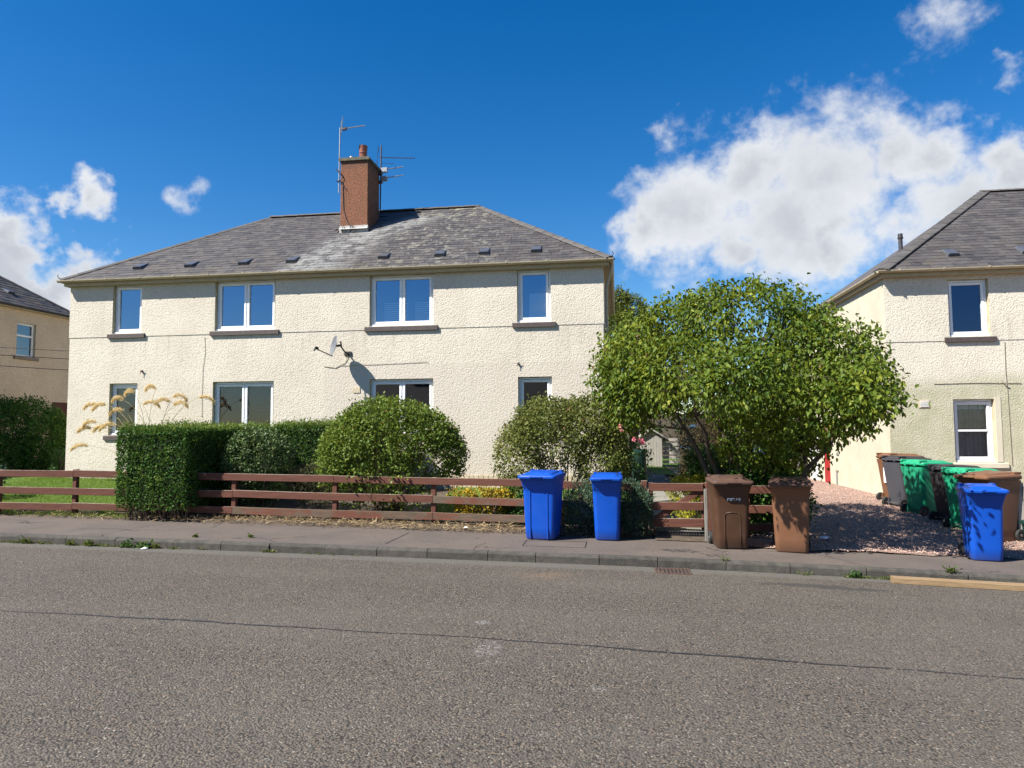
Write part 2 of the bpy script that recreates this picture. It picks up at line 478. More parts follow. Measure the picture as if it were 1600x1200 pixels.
def road_mat():
    m, k = new_mat('chipped_asphalt')
    p = pos(k)
    vc = k.voro(k.scaled(p, (1, 1, 0.02)), 64)
    vs = k.voro(k.scaled(p, (1, 1, 0.02)), 150)
    sep = k.n('SeparateColor')
    k.l(vc.outputs['Color'], sep.inputs[0])
    tone = sep.outputs[0]
    hue = sep.outputs[1]
    stone = k.mix(tone, (0.068, 0.058, 0.046), (0.160, 0.136, 0.105))
    stone = k.mix(k.rng(hue, 0.80, 0.98, 0, 0.55), stone, (0.20, 0.125, 0.08))
    stone = k.mix(k.rng(sep.outputs[2], 0.93, 1.0, 0, 0.6), stone, (0.33, 0.31, 0.27))
    gap = k.rng(vc.outputs['Distance'], 0.42, 0.74)
    present = k.rng(k.noise(p, 22, 4.0, 0.7), 0.40, 0.54)
    col = k.mix(gap, stone, (0.020, 0.018, 0.016))
    fine = k.mix(k.rng(vs.outputs['Distance'], 0.3, 0.8), (0.094, 0.081, 0.067), (0.050, 0.044, 0.038))
    col = k.mix(present, fine, col)
    tr_ = k.noise(k.scaled(p, (0.12, 1.0, 1.0)), 1.1, 3.0, 0.6)
    big = k.math('ADD', k.math('MULTIPLY', k.noise(p, 0.55, 6.0, 0.62), .55), k.math('MULTIPLY', tr_, .45))
    col = k.mix(k.rng(big, 0.35, 0.7, 0, 0.55), col, k.mix(0.5, col, (0.14, 0.125, 0.105)))
    blot = k.noise(p, 2.3, 5.0, 0.7)
    col = k.mix(k.rng(blot, 0.6, 0.75, 0, 0.35), col, (0.075, 0.07, 0.065))
    sp = k.n('SeparateXYZ')
    k.l(p, sp.inputs[0])
    X, Y = sp.outputs[0], sp.outputs[1]
    nz = k.math('MULTIPLY', k.math('SUBTRACT', k.noise(p, 6.0, 6.0, 0.75), 0.5), 2.2)

    def spot(cx, cy, rx, ry):
        dx = k.math('DIVIDE', k.math('SUBTRACT', X, cx), rx)
        dy = k.math('DIVIDE', k.math('SUBTRACT', Y, cy), ry)
        r2 = k.math('SQRT', k.math('ADD', k.math('MULTIPLY', dx, dx), k.math('MULTIPLY', dy, dy)))
        return k.math('SUBTRACT', 1.0, k.math('ADD', r2, nz))
    ch = k.math('MAXIMUM', k.math('MAXIMUM', spot(-1.07, 5.85, .17, .22), spot(-1.28, 6.62, .09, .12)), spot(-0.15, 5.07, .07, .07))
    ch = k.math('MULTIPLY', k.rng(ch, 0.05, 0.6), k.rng(k.noise(p, 28, 5.0, 0.75), 0.46, 0.60))
    col = k.mix(k.math('MULTIPLY', ch, 0.42), col, (0.36, 0.36, 0.35))
    oil = k.math('MAXIMUM', spot(2.3, 9.05, .75, .14), spot(2.75, 8.95, .5, .10))
    col = k.mix(k.rng(oil, 0.0, 0.5, 0, 0.7), col, (0.035, 0.033, 0.032))
    rusty = k.rng(spot(-0.9, 8.95, .5, .35), 0.0, 0.9, 0, 0.28)
    col = k.mix(rusty, col, (0.22, 0.14, 0.085))
    # smooth, paler channel strip along the kerb
    edge = k.rng(k.math('ADD', Y, k.math('MULTIPLY', nz, 0.12)), 9.42, 9.58)
    col = k.mix(k.math('MULTIPLY', edge, 0.7), col, k.mix(blot, (0.135, 0.125, 0.105), (0.095, 0.09, 0.08)))
    hb = k.math('ADD', k.math('MULTIPLY', vc.outputs['Distance'], -1.0), k.math('MULTIPLY', vs.outputs['Distance'], -0.35))
    finish(k, col, 0.85, hb, 0.009, 1.0, spec=0.3)
    return m


M['road'] = road_mat()


def pavement_mat():
    m, k = new_mat('old_pavement_asphalt')
    p = pos(k)
    n = k.noise(p, 1.2, 6.0, 0.65)
    col = k.mix(k.rng(n, 0.3, 0.7), (0.104, 0.083, 0.071), (0.076, 0.063, 0.055))
    col = k.mix(k.rng(k.noise(p, 60, 3.0), 0.4, 0.7, 0, 0.35), col, (0.20, 0.17, 0.15))
    col = k.mix(k.rng(k.noise(p, 3.3, 6.0, 0.75), 0.58, 0.72, 0, 0.4), col, (0.075, 0.066, 0.06))
    cr = k.n('TexVoronoi', feature='DISTANCE_TO_EDGE')
    cr.inputs['Scale'].default_value = 0.55
    wv = k.n('VectorMath', operation='ADD')
    k.l(p, wv.inputs[0])
    nv = k.n('TexNoise')
    nv.inputs['Scale'].default_value = 1.6
    nv.inputs['Detail'].default_value = 6.0
    k.l(p, nv.inputs['Vector'])
    k.l(nv.outputs['Color'], wv.inputs[1])
    k.l(wv.outputs[0], cr.inputs['Vector'])
    crack = k.rng(cr.outputs['Distance'], 0.004, 0.013, 1, 0)
    crack = k.math('MULTIPLY', crack, k.rng(k.noise(p, 0.8), 0.5, 0.56))
    col = k.mix(k.math('MULTIPLY', crack, .8), col, (0.03, 0.027, 0.024))
    h = k.math('SUBTRACT', k.math('ADD', k.noise(p, 90, 3.0), k.math('MULTIPLY', k.noise(p, 3, 3.0), 2.0)), k.math('MULTIPLY', crack, 1.0))
    finish(k, col, 0.9, h, 0.004, 1.0, spec=0.25)
    return m


M['pavement'] = pavement_mat()
M['kerb'] = simple('concrete_kerb', (0.066, 0.060, 0.049), (0.038, 0.035, 0.030), 0.9, 9.0, 60, 0.010, rnd=0.14, detail=6)
M['soil'] = simple('garden_soil', (0.10, 0.072, 0.048), (0.055, 0.042, 0.03), 0.95, 6.0, 40, 0.03)
M['seal'] = simple('bitumen_seal', (0.022, 0.022, 0.024), (0.032, 0.031, 0.032), 0.5, 20.0)


def lawn_mat():
    m, k = new_mat('mown_grass')
    p = pos(k)
    col = k.mix(k.rng(k.noise(p, 1.5, 5.0), 0.3, 0.7), (0.075, 0.135, 0.018), (0.11, 0.16, 0.025))
    col = k.mix(k.rng(k.noise(p, 40, 3.0), 0.4, 0.65), col, (0.05, 0.10, 0.014))
    finish(k, col, 0.9, k.noise(p, 60, 3.0), 0.03, 1.0, spec=0.2)
    return m


M['lawn'] = lawn_mat()


def gravel_mat():
    m, k = new_mat('pink_gravel')
    p = pos(k)
    v = k.voro(p, 48)
    sep = k.n('SeparateColor')
    k.l(v.outputs['Color'], sep.inputs[0])
    c = k.mix(sep.outputs[0], (0.33, 0.20, 0.155), (0.52, 0.37, 0.30))
    c = k.mix(k.rng(sep.outputs[1], 0.7, 0.95, 0, 0.8), c, (0.28, 0.235, 0.21))
    c = k.mix(k.rng(v.outputs['Distance'], 0.35, 0.75), c, (0.13, 0.08, 0.06))
    finish(k, c, 0.9, k.math('MULTIPLY', v.outputs['Distance'], -1.0), 0.015, 1.0, spec=0.25)
    return m


M['gravel'] = gravel_mat()


def stone_mat():
    m, k = new_mat('gravel_chips')
    r = k.n('NewGeometry').outputs['Random Per Island']
    c = k.mix(r, (0.30, 0.18, 0.14), (0.55, 0.40, 0.33))
    c = k.mix(k.rng(k.math('FRACT', k.math('MULTIPLY', r, 9.7)), .7, .9), c, (0.27, 0.24, 0.22))
    finish(k, c, 0.85, spec=0.25)
    return m


M['chips'] = stone_mat()


def leaf_mat(name, c_dark, c_mid, c_light, odd=None, trans=0.3, rough=0.5, spec=0.18):
    m, k = new_mat(name)
    a = k.n('Attribute', attribute_name='tint').outputs['Fac']
    col = k.mix(k.rng(a, 0.0, 0.55), c_dark, c_mid)
    col = k.mix(k.rng(a, 0.55, 0.95), col, c_light)
    if odd:
        col = k.mix(k.rng(a, 0.965, 0.975), col, odd)
    b = k.n('BsdfPrincipled')
    k.l(col, b.inputs['Base Color'])
    b.inputs['Roughness'].default_value = rough
    b.inputs['Specular IOR Level'].default_value = spec
    t = k.n('BsdfTranslucent')
    br = k.mix(0.5, col, (c_light[0] * 1.3, c_light[1] * 1.25, c_light[2] * 0.8))
    k.l(br, t.inputs[0])
    mx = k.n('MixShader')
    mx.inputs[0].default_value = trans
    k.l(b.outputs[0], mx.inputs[1])
    k.l(t.outputs[0], mx.inputs[2])
    o = k.n('OutputMaterial')
    k.l(mx.outputs[0], o.inputs['Surface'])
    return m


M['lf_tree'] = leaf_mat('lilac_leaf', (0.034, 0.072, 0.010), (0.105, 0.155, 0.018), (0.25, 0.275, 0.034), (0.12, 0.075, 0.03), 0.36)
M['lf_hedge'] = leaf_mat('privet_leaf', (0.027, 0.072, 0.015), (0.054, 0.125, 0.022), (0.115, 0.19, 0.034), None, 0.22, .6, .12)
M['lf_hedge_tip'] = leaf_mat('privet_new_growth', (0.075, 0.13, 0.022), (0.12, 0.18, 0.03), (0.18, 0.23, 0.045), None, 0.3)
M['lf_big'] = leaf_mat('currant_leaf', (0.055, 0.10, 0.014), (0.115, 0.175, 0.026), (0.21, 0.25, 0.05), (0.20, 0.08, 0.03), 0.3)
M['lf_right'] = leaf_mat('thin_bush_leaf', (0.060, 0.085, 0.018), (0.125, 0.148, 0.034), (0.24, 0.24, 0.08), (0.17, 0.085, 0.04), 0.28)
M['lf_dark'] = leaf_mat('dark_evergreen_leaf', (0.034, 0.070, 0.020), (0.070, 0.12, 0.036), (0.16, 0.195, 0.08), (0.10, 0.075, 0.045), 0.12, 0.4)
M['lf_blue'] = leaf_mat('blue_green_conifer', (0.028, 0.062, 0.036), (0.055, 0.108, 0.064), (0.12, 0.18, 0.11), (0.10, 0.08, 0.045), 0.12, 0.6)
M['lf_conifer'] = leaf_mat('conifer_leaf', (0.045, 0.07, 0.012), (0.09, 0.115, 0.018), (0.18, 0.18, 0.03), None, 0.15, 0.6)
M['lf_heather'] = leaf_mat('heather_leaf', (0.06, 0.065, 0.03), (0.09, 0.09, 0.045), (0.13, 0.12, 0.065), None, 0.15, 0.7)
M['lf_yellow'] = leaf_mat('golden_leaf', (0.20, 0.20, 0.015), (0.36, 0.34, 0.02), (0.48, 0.44, 0.04), None, 0.3)
M['lf_orange'] = leaf_mat('golden_orange_leaf', (0.24, 0.17, 0.02), (0.42, 0.29, 0.025), (0.55, 0.40, 0.04), None, 0.3)
M['lf_mid'] = leaf_mat('broad_leaf', (0.03, 0.075, 0.02), (0.06, 0.13, 0.032), (0.11, 0.18, 0.05), None, 0.3)
M['lf_brown'] = leaf_mat('brown_shrub_leaf', (0.045, 0.035, 0.015), (0.075, 0.055, 0.022), (0.10, 0.09, 0.03), None, 0.15, 0.7)
M['core'] = simple('inner_hedge_shade', (0.016, 0.024, 0.009), (0.011, 0.015, 0.007), 0.95, 20.0)  # near-black green stands for the shade deep inside the hedge
M['lf_far'] = leaf_mat('far_hedge_leaf', (0.03, 0.06, 0.018), (0.05, 0.09, 0.025), (0.085, 0.12, 0.035), None, 0.15, 0.7)
M['grass_blade'] = leaf_mat('grass_blade', (0.075, 0.14, 0.016), (0.12, 0.20, 0.022), (0.19, 0.25, 0.035), None, 0.35, 0.6)
M['weed'] = leaf_mat('weed_leaf', (0.05, 0.085, 0.02), (0.09, 0.13, 0.03), (0.17, 0.18, 0.05), None, 0.3)
M['straw'] = leaf_mat('dry_straw', (0.17, 0.115, 0.06), (0.31, 0.225, 0.12), (0.45, 0.345, 0.20), None, 0.1, 0.8)
M['plume'] = leaf_mat('pampas_plume', (0.48, 0.34, 0.15), (0.64, 0.49, 0.25), (0.76, 0.63, 0.40), None, 0.3, 0.8)
M['pampas_stem'] = simple('pampas_stem', (0.34, 0.29, 0.14), (0.26, 0.24, 0.11), 0.8, 9.0)


# ------------------------------------------------------------------ mesh helpers
class MB:
    def __init__(s):
        s.v, s.f = [], []

    def add(s, verts, faces):
        o = len(s.v)
        s.v.extend(tuple(p) for p in verts)
        s.f.extend(tuple(i + o for i in f) for f in faces)

    def box(s, x0, x1, y0, y1, z0, z1, mat=None):
        vs = [(x, y, z) for z in (z0, z1) for y in (y0, y1) for x in (x0, x1)]
        if mat is not None:
            vs = [mat @ Vector(p) for p in vs]
        s.add(vs, [(0, 2, 3, 1), (4, 5, 7, 6), (0, 1, 5, 4), (2, 6, 7, 3), (0, 4, 6, 2), (1, 3, 7, 5)])

    def bbox(s, x0, x1, y0, y1, z0, z1, b=0.006, mat=None):
        """box with chamfered long edges (octagonal section along the longest axis)"""
        d = (x1 - x0, y1 - y0, z1 - z0)
        ax = d.index(max(d))
        lo, hi = (x0, y0, z0), (x1, y1, z1)
        u, v = [i for i in range(3) if i != ax]
        ring = [(lo[u] + b, lo[v]), (hi[u] - b, lo[v]), (hi[u], lo[v] + b), (hi[u], hi[v] - b), (hi[u] - b, hi[v]), (lo[u] + b, hi[v]), (lo[u], hi[v] - b), (lo[u], lo[v] + b)]
        vs = []
        for e in (lo[ax], hi[ax]):
            for q in ring:
                p = [0, 0, 0]
                p[ax], p[u], p[v] = e, q[0], q[1]
                vs.append(p)
        if mat is not None:
            vs = [mat @ Vector(p) for p in vs]
        fs = [(i, (i + 1) % 8, 8 + (i + 1) % 8, 8 + i) for i in range(8)] + [tuple(range(7, -1, -1)), tuple(range(8, 16))]
        if ax == 1:
            fs = [tuple(reversed(f)) for f in fs]
        s.add(vs, fs)

    def quad(s, a, b, c, d):
        s.add([a, b, c, d], [(0, 1, 2, 3)])

    def tube(s, pts, rad, n=6, cap=True):
        pts = [Vector(p) for p in pts]
        if isinstance(rad, (int, float)):
            rad = [rad] * len(pts)
        rings = []
        for i, p in enumerate(pts):
            t = (pts[min(i + 1, len(pts) - 1)] - pts[max(i - 1, 0)])
            t = t.normalized() if t.length > 1e-9 else Vector((0, 0, 1))
            a = t.cross(Vector((0.31, 0.17, 0.93)) if abs(t.z) < 0.9 else Vector((1, 0.1, 0)))
            a.normalize()
            b = t.cross(a)
            rings.append([p + (a * math.cos(2 * math.pi * j / n) + b * math.sin(2 * math.pi * j / n)) * rad[i] for j in range(n)])
        vs = [q for r in rings for q in r]
        fs = []
        for i in range(len(pts) - 1):
            for j in range(n):
                fs.append((i * n + j, i * n + (j + 1) % n, (i + 1) * n + (j + 1) % n, (i + 1) * n + j))
        if cap:
            fs.append(tuple(range(n - 1, -1, -1)))
            fs.append(tuple(range((len(pts) - 1) * n, len(pts) * n)))
        s.add(vs, fs)

    def loft(s, rings, cap0=True, cap1=True):
        n = len(rings[0])
        vs = [q for r in rings for q in r]
        fs = []
        for i in range(len(rings) - 1):
            for j in range(n):
                fs.append((i * n + j, i * n + (j + 1) % n, (i + 1) * n + (j + 1) % n, (i + 1) * n + j))
        if cap0:
            fs.append(tuple(range(n - 1, -1, -1)))
        if cap1:
            fs.append(tuple(range((len(rings) - 1) * n, len(rings) * n)))
        s.add(vs, fs)

    def mesh(s, name, mat, smooth=False):
        me = bpy.data.meshes.new(name)
        me.from_pydata([tuple(p) for p in s.v], [], s.f)
        me.materials.append(mat)
        if smooth:
            me.shade_smooth()
        me.update()
        return me

    def build(s, name, mat, parent=None, smooth=False, auto=None, **tags):
        me = s.mesh(name, mat, smooth)
        if auto:
            me.shade_smooth()
            me.set_sharp_from_angle(angle=R(auto))
        return link(name, me, parent, **tags)


def link(name, data, parent=None, loc=None, rot=None, **tags):
    o = bpy.data.objects.new(name, data)
    COL.objects.link(o)
    if parent is not None:
        o.parent = parent
    if loc is not None:
        o.location = loc
    if rot is not None:
        o.rotation_euler = rot
    for k_, v_ in tags.items():
        o[k_] = v_
    return o


def thing(name, label, cat, loc=(0, 0, 0), rotz=0.0, group=None):
    o = bpy.data.objects.new(name, None)
    COL.objects.link(o)
    o.location = loc
    o.rotation_euler = (0, 0, rotz)
    o['label'] = label
    o['category'] = cat
    if group:
        o['group'] = group
    return o


def rrect(w_, d_, r, seg=4, cx=0.0, cy=0.0):
    """rounded rectangle, counter-clockwise, centred"""
    pts = []
    for (sx, sy, a0) in ((1, -1, -90), (1, 1, 0), (-1, 1, 90), (-1, -1, 180)):
        for i in range(seg + 1):
            a = R(a0 + 90.0 * i / seg)
            pts.append((cx + sx * (w_ / 2 - r) + r * math.cos(a), cy + sy * (d_ / 2 - r) + r * math.sin(a)))
    return pts


def smooth01(t):
    t = min(max(t, 0.0), 1.0)
    return t * t * (3 - 2 * t)


def base(x):
    return -0.015 * x if x < 0 else -0.02 * x


def rise(x, y):
    amp = 0.385 + (0.26 - 0.385) * smooth01((x - 0.0) / 2.5)
    return amp * min(max((y - 11.45) / 4.8, 0.0), 1.0)


def T(x, y):
    return base(x) + rise(x, y)


def kerb_y(x):
    return 9.83 if x < 0.0 else 9.83 - 0.0105 * x * x


def sheet(name, x0, x1, y0, y1, nx, ny, zf, mat, yfun0=None, yfun1=None, parent=None, **tags):
    xs = np.linspace(x0, x1, nx + 1)
    ts = np.linspace(0, 1, ny + 1)
    v, f = [], []
    for t in ts:
        for x in xs:
            a = yfun0(x) if yfun0 else y0
            b = yfun1(x) if yfun1 else y1
            y = a + (b - a) * t
            v.append((float(x), float(y), zf(float(x), float(y))))
    for j in range(ny):
        for i in range(nx):
            q = j * (nx + 1) + i
            f.append((q, q + 1, q + nx + 2, q + nx + 1))
    me = bpy.data.meshes.new(name)
    me.from_pydata(v, [], f)
    me.materials.append(mat)
    me.shade_smooth()
    return link(name, me, parent, **tags)


# ---- foliage
def unit(a):
    return a / np.maximum(np.linalg.norm(a, axis=1, keepdims=True), 1e-9)


def leaf_mesh(name, P, Dr, N, L, wid, mat, fold=0.12, six=False, tint=None):
    n = len(P)
    Dr = unit(Dr)
    Sd = unit(np.cross(Dr, N))
    Nn = np.cross(Sd, Dr)
    L = L[:, None]
    if six:
        prof = ((0.0, 0.0), (0.28, 0.5), (0.68, 0.36), (1.0, 0.0), (0.68, -0.36), (0.28, -0.5))
        V = np.stack([P + Dr * L * a + Sd * L * wid * b + Nn * L * (fold * abs(b) * 2 - 0.10 * a * a) for a, b in prof], 1)
        F = np.array([[0, 1, 2, 3], [0, 3, 4, 5]])
        k_ = 6
    else:
        prof = ((0.0, 0.0), (0.45, 0.5), (1.0, 0.0), (0.45, -0.5))
        V = np.stack([P + Dr * L * a + Sd * L * wid * b + Nn * L * fold * abs(b) * 2 for a, b in prof], 1)
        F = np.array([[0, 1, 2], [0, 2, 3]])
        k_ = 4
    faces = (F[None] + (np.arange(n) * k_)[:, None, None]).reshape(-1, F.shape[1])
    V = V.reshape(-1, 3)
    me = bpy.data.meshes.new(name)
    me.vertices.add(len(V))
    me.vertices.foreach_set('co', V.astype(np.float32).ravel())
    nf = len(faces)
    me.loops.add(nf * F.shape[1])
    me.loops.foreach_set('vertex_index', faces.astype(np.int32).ravel())
    me.polygons.add(nf)
    me.polygons.foreach_set('loop_start', (np.arange(nf) * F.shape[1]).astype(np.int32))
    me.update(calc_edges=True)
    me.validate()
    if tint is None:
        tint = RNG.random(n)
    at = me.attributes.new('tint', 'FLOAT', 'POINT')
    at.data.foreach_set('value', np.repeat(tint, k_).astype(np.float32))
    me.materials.append(mat)
    return me


_W = RNG.normal(size=(10, 3))
_PH = RNG.random(10) * 6.28


def lump_noise(P, scale):
    return np.sin(P @ (_W * scale).T + _PH).mean(1) * 1.6


def sample_blobs(blobs, n, shell=0.75, jitter=0.1):
    """points (and outward directions) spread through the outer part of a union of ellipsoids"""
    B = np.array(blobs, float)
    area = (B[:, 3] * B[:, 4] + B[:, 4] * B[:, 5] + B[:, 3] * B[:, 5])
    idx = RNG.choice(len(B), n, p=area / area.sum())
    u = unit(RNG.normal(size=(n, 3)))
    r = np.where(RNG.random(n) < shell, 1 - np.abs(RNG.normal(0, jitter, n)), RNG.random(n) ** 0.4)
    b = B[idx]
    P = b[:, :3] + u * b[:, 3:6] * r[:, None]
    deep = np.zeros(n)
    for c in B:
        q = np.sqrt((((P - c[:3]) / c[3:6]) ** 2).sum(1))
        deep = np.maximum(deep, 1 - q)
    keep = (deep < 0.42) | (RNG.random(n) < 0.3)
    O = unit(u / b[:, 3:6])
    return P[keep], O[keep]


def crown(blobs, n_cl, per, sig, L, wid, mat, name='foliage', parent=None, droop=0.0, six=False, cut=None, nscale=2.2, shell=0.75,
          zmin=None, up=0.3, lit=0.0, fold=0.12, jitter=0.1, hole=None):
    C, O = sample_blobs(blobs, n_cl, shell, jitter)
    if cut is not None:
        k_ = lump_noise(C, nscale) > cut
        C, O = C[k_], O[k_]
    if hole is not None:
        k_ = ~hole(C)
        C, O = C[k_], O[k_]
    if zmin is not None:
        k_ = C[:, 2] > zmin
        C, O = C[k_], O[k_]
    m_ = len(C)
    n = m_ * per
    ctint = np.clip(0.45 + 0.30 * lump_noise(C, nscale * 1.7) + RNG.normal(0, 0.14, m_), 0, 0.95)
    P = np.repeat(C, per, 0) + RNG.normal(0, sig, (n, 3))
    Oo = np.repeat(O, per, 0)
    Dr = Oo * 0.55 + RNG.normal(0, 0.65, (n, 3)) + np.array([0, 0, -droop])
    N = Oo * 0.55 + RNG.normal(0, 0.6, (n, 3)) + np.array([0, 0, up])
    t = np.clip(np.repeat(ctint, per) + RNG.normal(0, 0.16, n), 0, 0.955)
    odd = RNG.random(n) < 0.008
    t[odd] = 1.0
    Ls = L * RNG.uniform(0.6, 1.2, n)
    me = leaf_mesh(name, P, Dr, N, Ls, wid, mat, fold, six, t)
    return link(name, me, parent, kind='stuff')


def stems(root_pts, targets, parent, mat, r0=0.03, name='stem', n=6, wob=0.08, twigs=True, seed=1):
    """each target gets a curved branch from the nearest root; one mesh per main stem, twigs joined"""
    rr = random.Random(seed)
    out_ = []
    for i, t in enumerate(targets):
        a = Vector(root_pts[i % len(root_pts)])
        b = Vector(t)
        mid = a.lerp(b, 0.45) + Vector((rr.uniform(-wob, wob), rr.uniform(-wob, wob), rr.uniform(0, wob)))
        mid.z = a.z + (b.z - a.z) * 0.6
        pts = []
        for s_ in range(9):
            q = s_ / 8
            p = a * (1 - q) ** 2 + mid * 2 * q * (1 - q) + b * q * q
            if 0 < s_ < 8:
                p += Vector((rr.uniform(-wob, wob), rr.uniform(-wob, wob), rr.uniform(-wob, wob))) * 0.35
            pts.append(p)
        mb = MB()
        mb.tube(pts, [r0 * (1 - 0.78 * s_ / 8) for s_ in range(9)], n)
        mb.build(name, mat, parent, smooth=True)
        out_.append(pts)
    return out_


# ================================================================== THE SETTING
def ground_z(x, y):
    xc = min(max(x, -25), 25)
    if y < 11.2:
        return base(xc) - 0.22
    return base(xc) + rise(xc, y) - 0.05


def big_ground():
    xs = [-900, -300, -100, -50] + list(np.linspace(-30, 30, 61)) + [50, 100, 300, 900]
    ys = [-900, -200, -60, -30, -12, 0, 6, 11.15, 11.25] + list(np.linspace(11.5, 20, 18)) + [24, 30, 40, 60, 100, 300, 1200]
    v = [(x, y, ground_z(x, y)) for y in ys for x in xs]
    n = len(xs)
    f = [(j * n + i, j * n + i + 1, (j + 1) * n + i + 1, (j + 1) * n + i) for j in range(len(ys) - 1) for i in range(n - 1)]
    me = bpy.data.meshes.new('ground')
    me.from_pydata(v, [], f)
    me.materials.append(M['soil'])
    return link('ground', me, kind='structure')


big_ground()
road = sheet('road', -60, 60, -2.2, 9.83, 240, 14, lambda x, y: base(min(max(x, -25), 25)) - 0.12 + 0.05 * math.sin(math.pi * (y + 2.2) / 12.0), M['road'], yfun1=kerb_y, kind='structure')


def road_z(x, y):
    return base(x) - 0.12 + 0.05 * math.sin(math.pi * (y + 2.2) / 12.0)


# sealed joint running along the carriageway
def strip(name, pts, wfun, mat, zf, parent, lift=0.004, step=0.02, seed=3, gap=0.0):
    rr = random.Random(seed)
    mb = MB()
    prev = None
    for (x0, y0), (x1, y1) in zip(pts, pts[1:]):
        L_ = math.hypot(x1 - x0, y1 - y0)
        nx_, ny_ = -(y1 - y0) / L_, (x1 - x0) / L_
        k_ = max(2, int(L_ / step))
        for i in range(k_):
            t = i / k_
            x, y = x0 + (x1 - x0) * t, y0 + (y1 - y0) * t
            o_ = 0.010 * math.sin(x * 5.1 + seed) + 0.004 * math.sin(x * 23.0)
            ww = wfun(x) * rr.uniform(0.5, 1.35)
            a = (x + nx_ * (o_ - ww), y + ny_ * (o_ - ww))
            b = (x + nx_ * (o_ + ww), y + ny_ * (o_ + ww))
            cur = ((*a, zf(*a) + lift), (*b, zf(*b) + lift))
            if prev and rr.random() > gap:
                mb.quad(prev[0], cur[0], cur[1], prev[1])
            prev = cur
    return mb.build(name, mat, parent)


strip('sealed_joint', [(-12, 6.2), (-5.98, 6.14), (-3.96, 6.15), (-2.31, 6.11), (-1.15, 6.11), (0.16, 6.02), (2.02, 5.93), (2.99, 5.89), (9, 5.6)],
      lambda x: 0.0115 + 0.005 * math.sin(x * 1.3 + .5), M['seal'], road_z, road, gap=0.05)

pav = sheet('pavement', -60, 60, 9.9, 11.5, 240, 4, lambda x, y: base(min(max(x, -25), 25)), M['pavement'],
            yfun0=lambda x: kerb_y(min(max(x, -9), 9)) + 0.10, yfun1=lambda x: 11.80 - 0.035 * max(x, -6) - (0.25 if x > 2.4 else 0), kind='structure')
KJ = [-16.2, -15.2, -14.3, -13.4, -12.5, -11.6, -10.9, -10.1, -9.31, -8.48, -7.64, -7.04, -6.66, -5.89, -5.12, -4.25, -3.46, -2.71, -1.83, -1.15, -0.27, 0.52, 1.42, 2.23, 3.16, 4.33, 5.3, 6.2, 7.2, 8.1, 9.0]
for xa, xb in zip(KJ, KJ[1:]):
    j = random.uniform(-0.008, 0.008)
    ya = (kerb_y(xa) + kerb_y(xb)) / 2 + j
    mb = MB()
    L_ = xb - xa - 0.009
    ang = math.atan2(kerb_y(xb) - kerb_y(xa), xb - xa)
    mat = Matrix.Translation(((xa + xb) / 2, ya, base((xa + xb) / 2))) @ Matrix.Rotation(ang, 4, 'Z') @ Matrix.Rotation(0.015 if xa < 0 else 0.02, 4, 'Y') @ Matrix.Rotation(random.uniform(-.006, .006), 4, 'Y')
    # front face slightly battered, worn upper arris
    nseg = 8
    ringsk = []
    for i in range(nseg + 1):
        x = -L_ / 2 + L_ * i / nseg
        q = [random.uniform(-.004, .004) for _ in range(6)]
        prof = [(0.0 + q[0], -0.3), (0.135, -0.3), (0.135, 0.004 + q[1] * .5), (0.045, 0.006 + q[2] * .5), (0.022 + q[3], -0.004 + q[3]), (0.008 + q[4], -0.028 + q[4])]
        ringsk.append([mat @ Vector((x, y_, z_)) for y_, z_ in prof])
    mb.loft(ringsk)
    mb.build('kerb_stone', M['kerb'], pav)
# service cover set in the pavement, and two straight saw-cut joints
cv = MB()
for a, b in (((-1.42, 10.46), (-0.49, 10.47)), ((-1.42, 11.0), (-0.49, 11.02)), ((-1.42, 10.46), (-1.42, 11.0)), ((-0.49, 10.47), (-0.49, 11.02))):
    dx, dy = b[0] - a[0], b[1] - a[1]
    L_ = math.hypot(dx, dy)
    nx_, ny_ = -dy / L_ * 0.007, dx / L_ * 0.007
    z = base(-1) + 0.004
    cv.quad((a[0] - nx_, a[1] - ny_, base(a[0]) + .004), (b[0] - nx_, b[1] - ny_, base(b[0]) + .004), (b[0] + nx_, b[1] + ny_, base(b[0]) + .004), (a[0] + nx_, a[1] + ny_, base(a[0]) + .004))
cv.build('patch_joint', M['seal'], pav)
strip('crack', [(-3.44, 11.35), (-3.46, 10.2)], lambda x: 0.007, M['seal'], lambda x, y: base(x), pav, seed=5)
strip('crack', [(-8.9, 10.62), (-8.3, 10.72), (-7.9, 10.62), (-7.6, 10.85)], lambda x: 0.006, M['seal'], lambda x, y: base(x), pav, seed=6)
strip('crack', [(2.9, 10.6), (3.15, 10.0), (3.3, 9.9)], lambda x: 0.005, M['seal'], lambda x, y: base(x), pav, seed=7)
strip('crack', [(4.2, 10.0), (4.9, 9.85), (6.0, 9.7)], lambda x: 0.004, M['seal'], lambda x, y: base(x), pav, seed=8)

opp_pav = sheet('opposite_pavement', -60, 60, -4.2, -2.2, 120, 2, lambda x, y: base(min(max(x, -25), 25)) + 0.0, M['pavement'], kind='structure')
mbk = MB()
mbk.box(-60, 60, -2.24, -2.1, -1.2, 0.0)
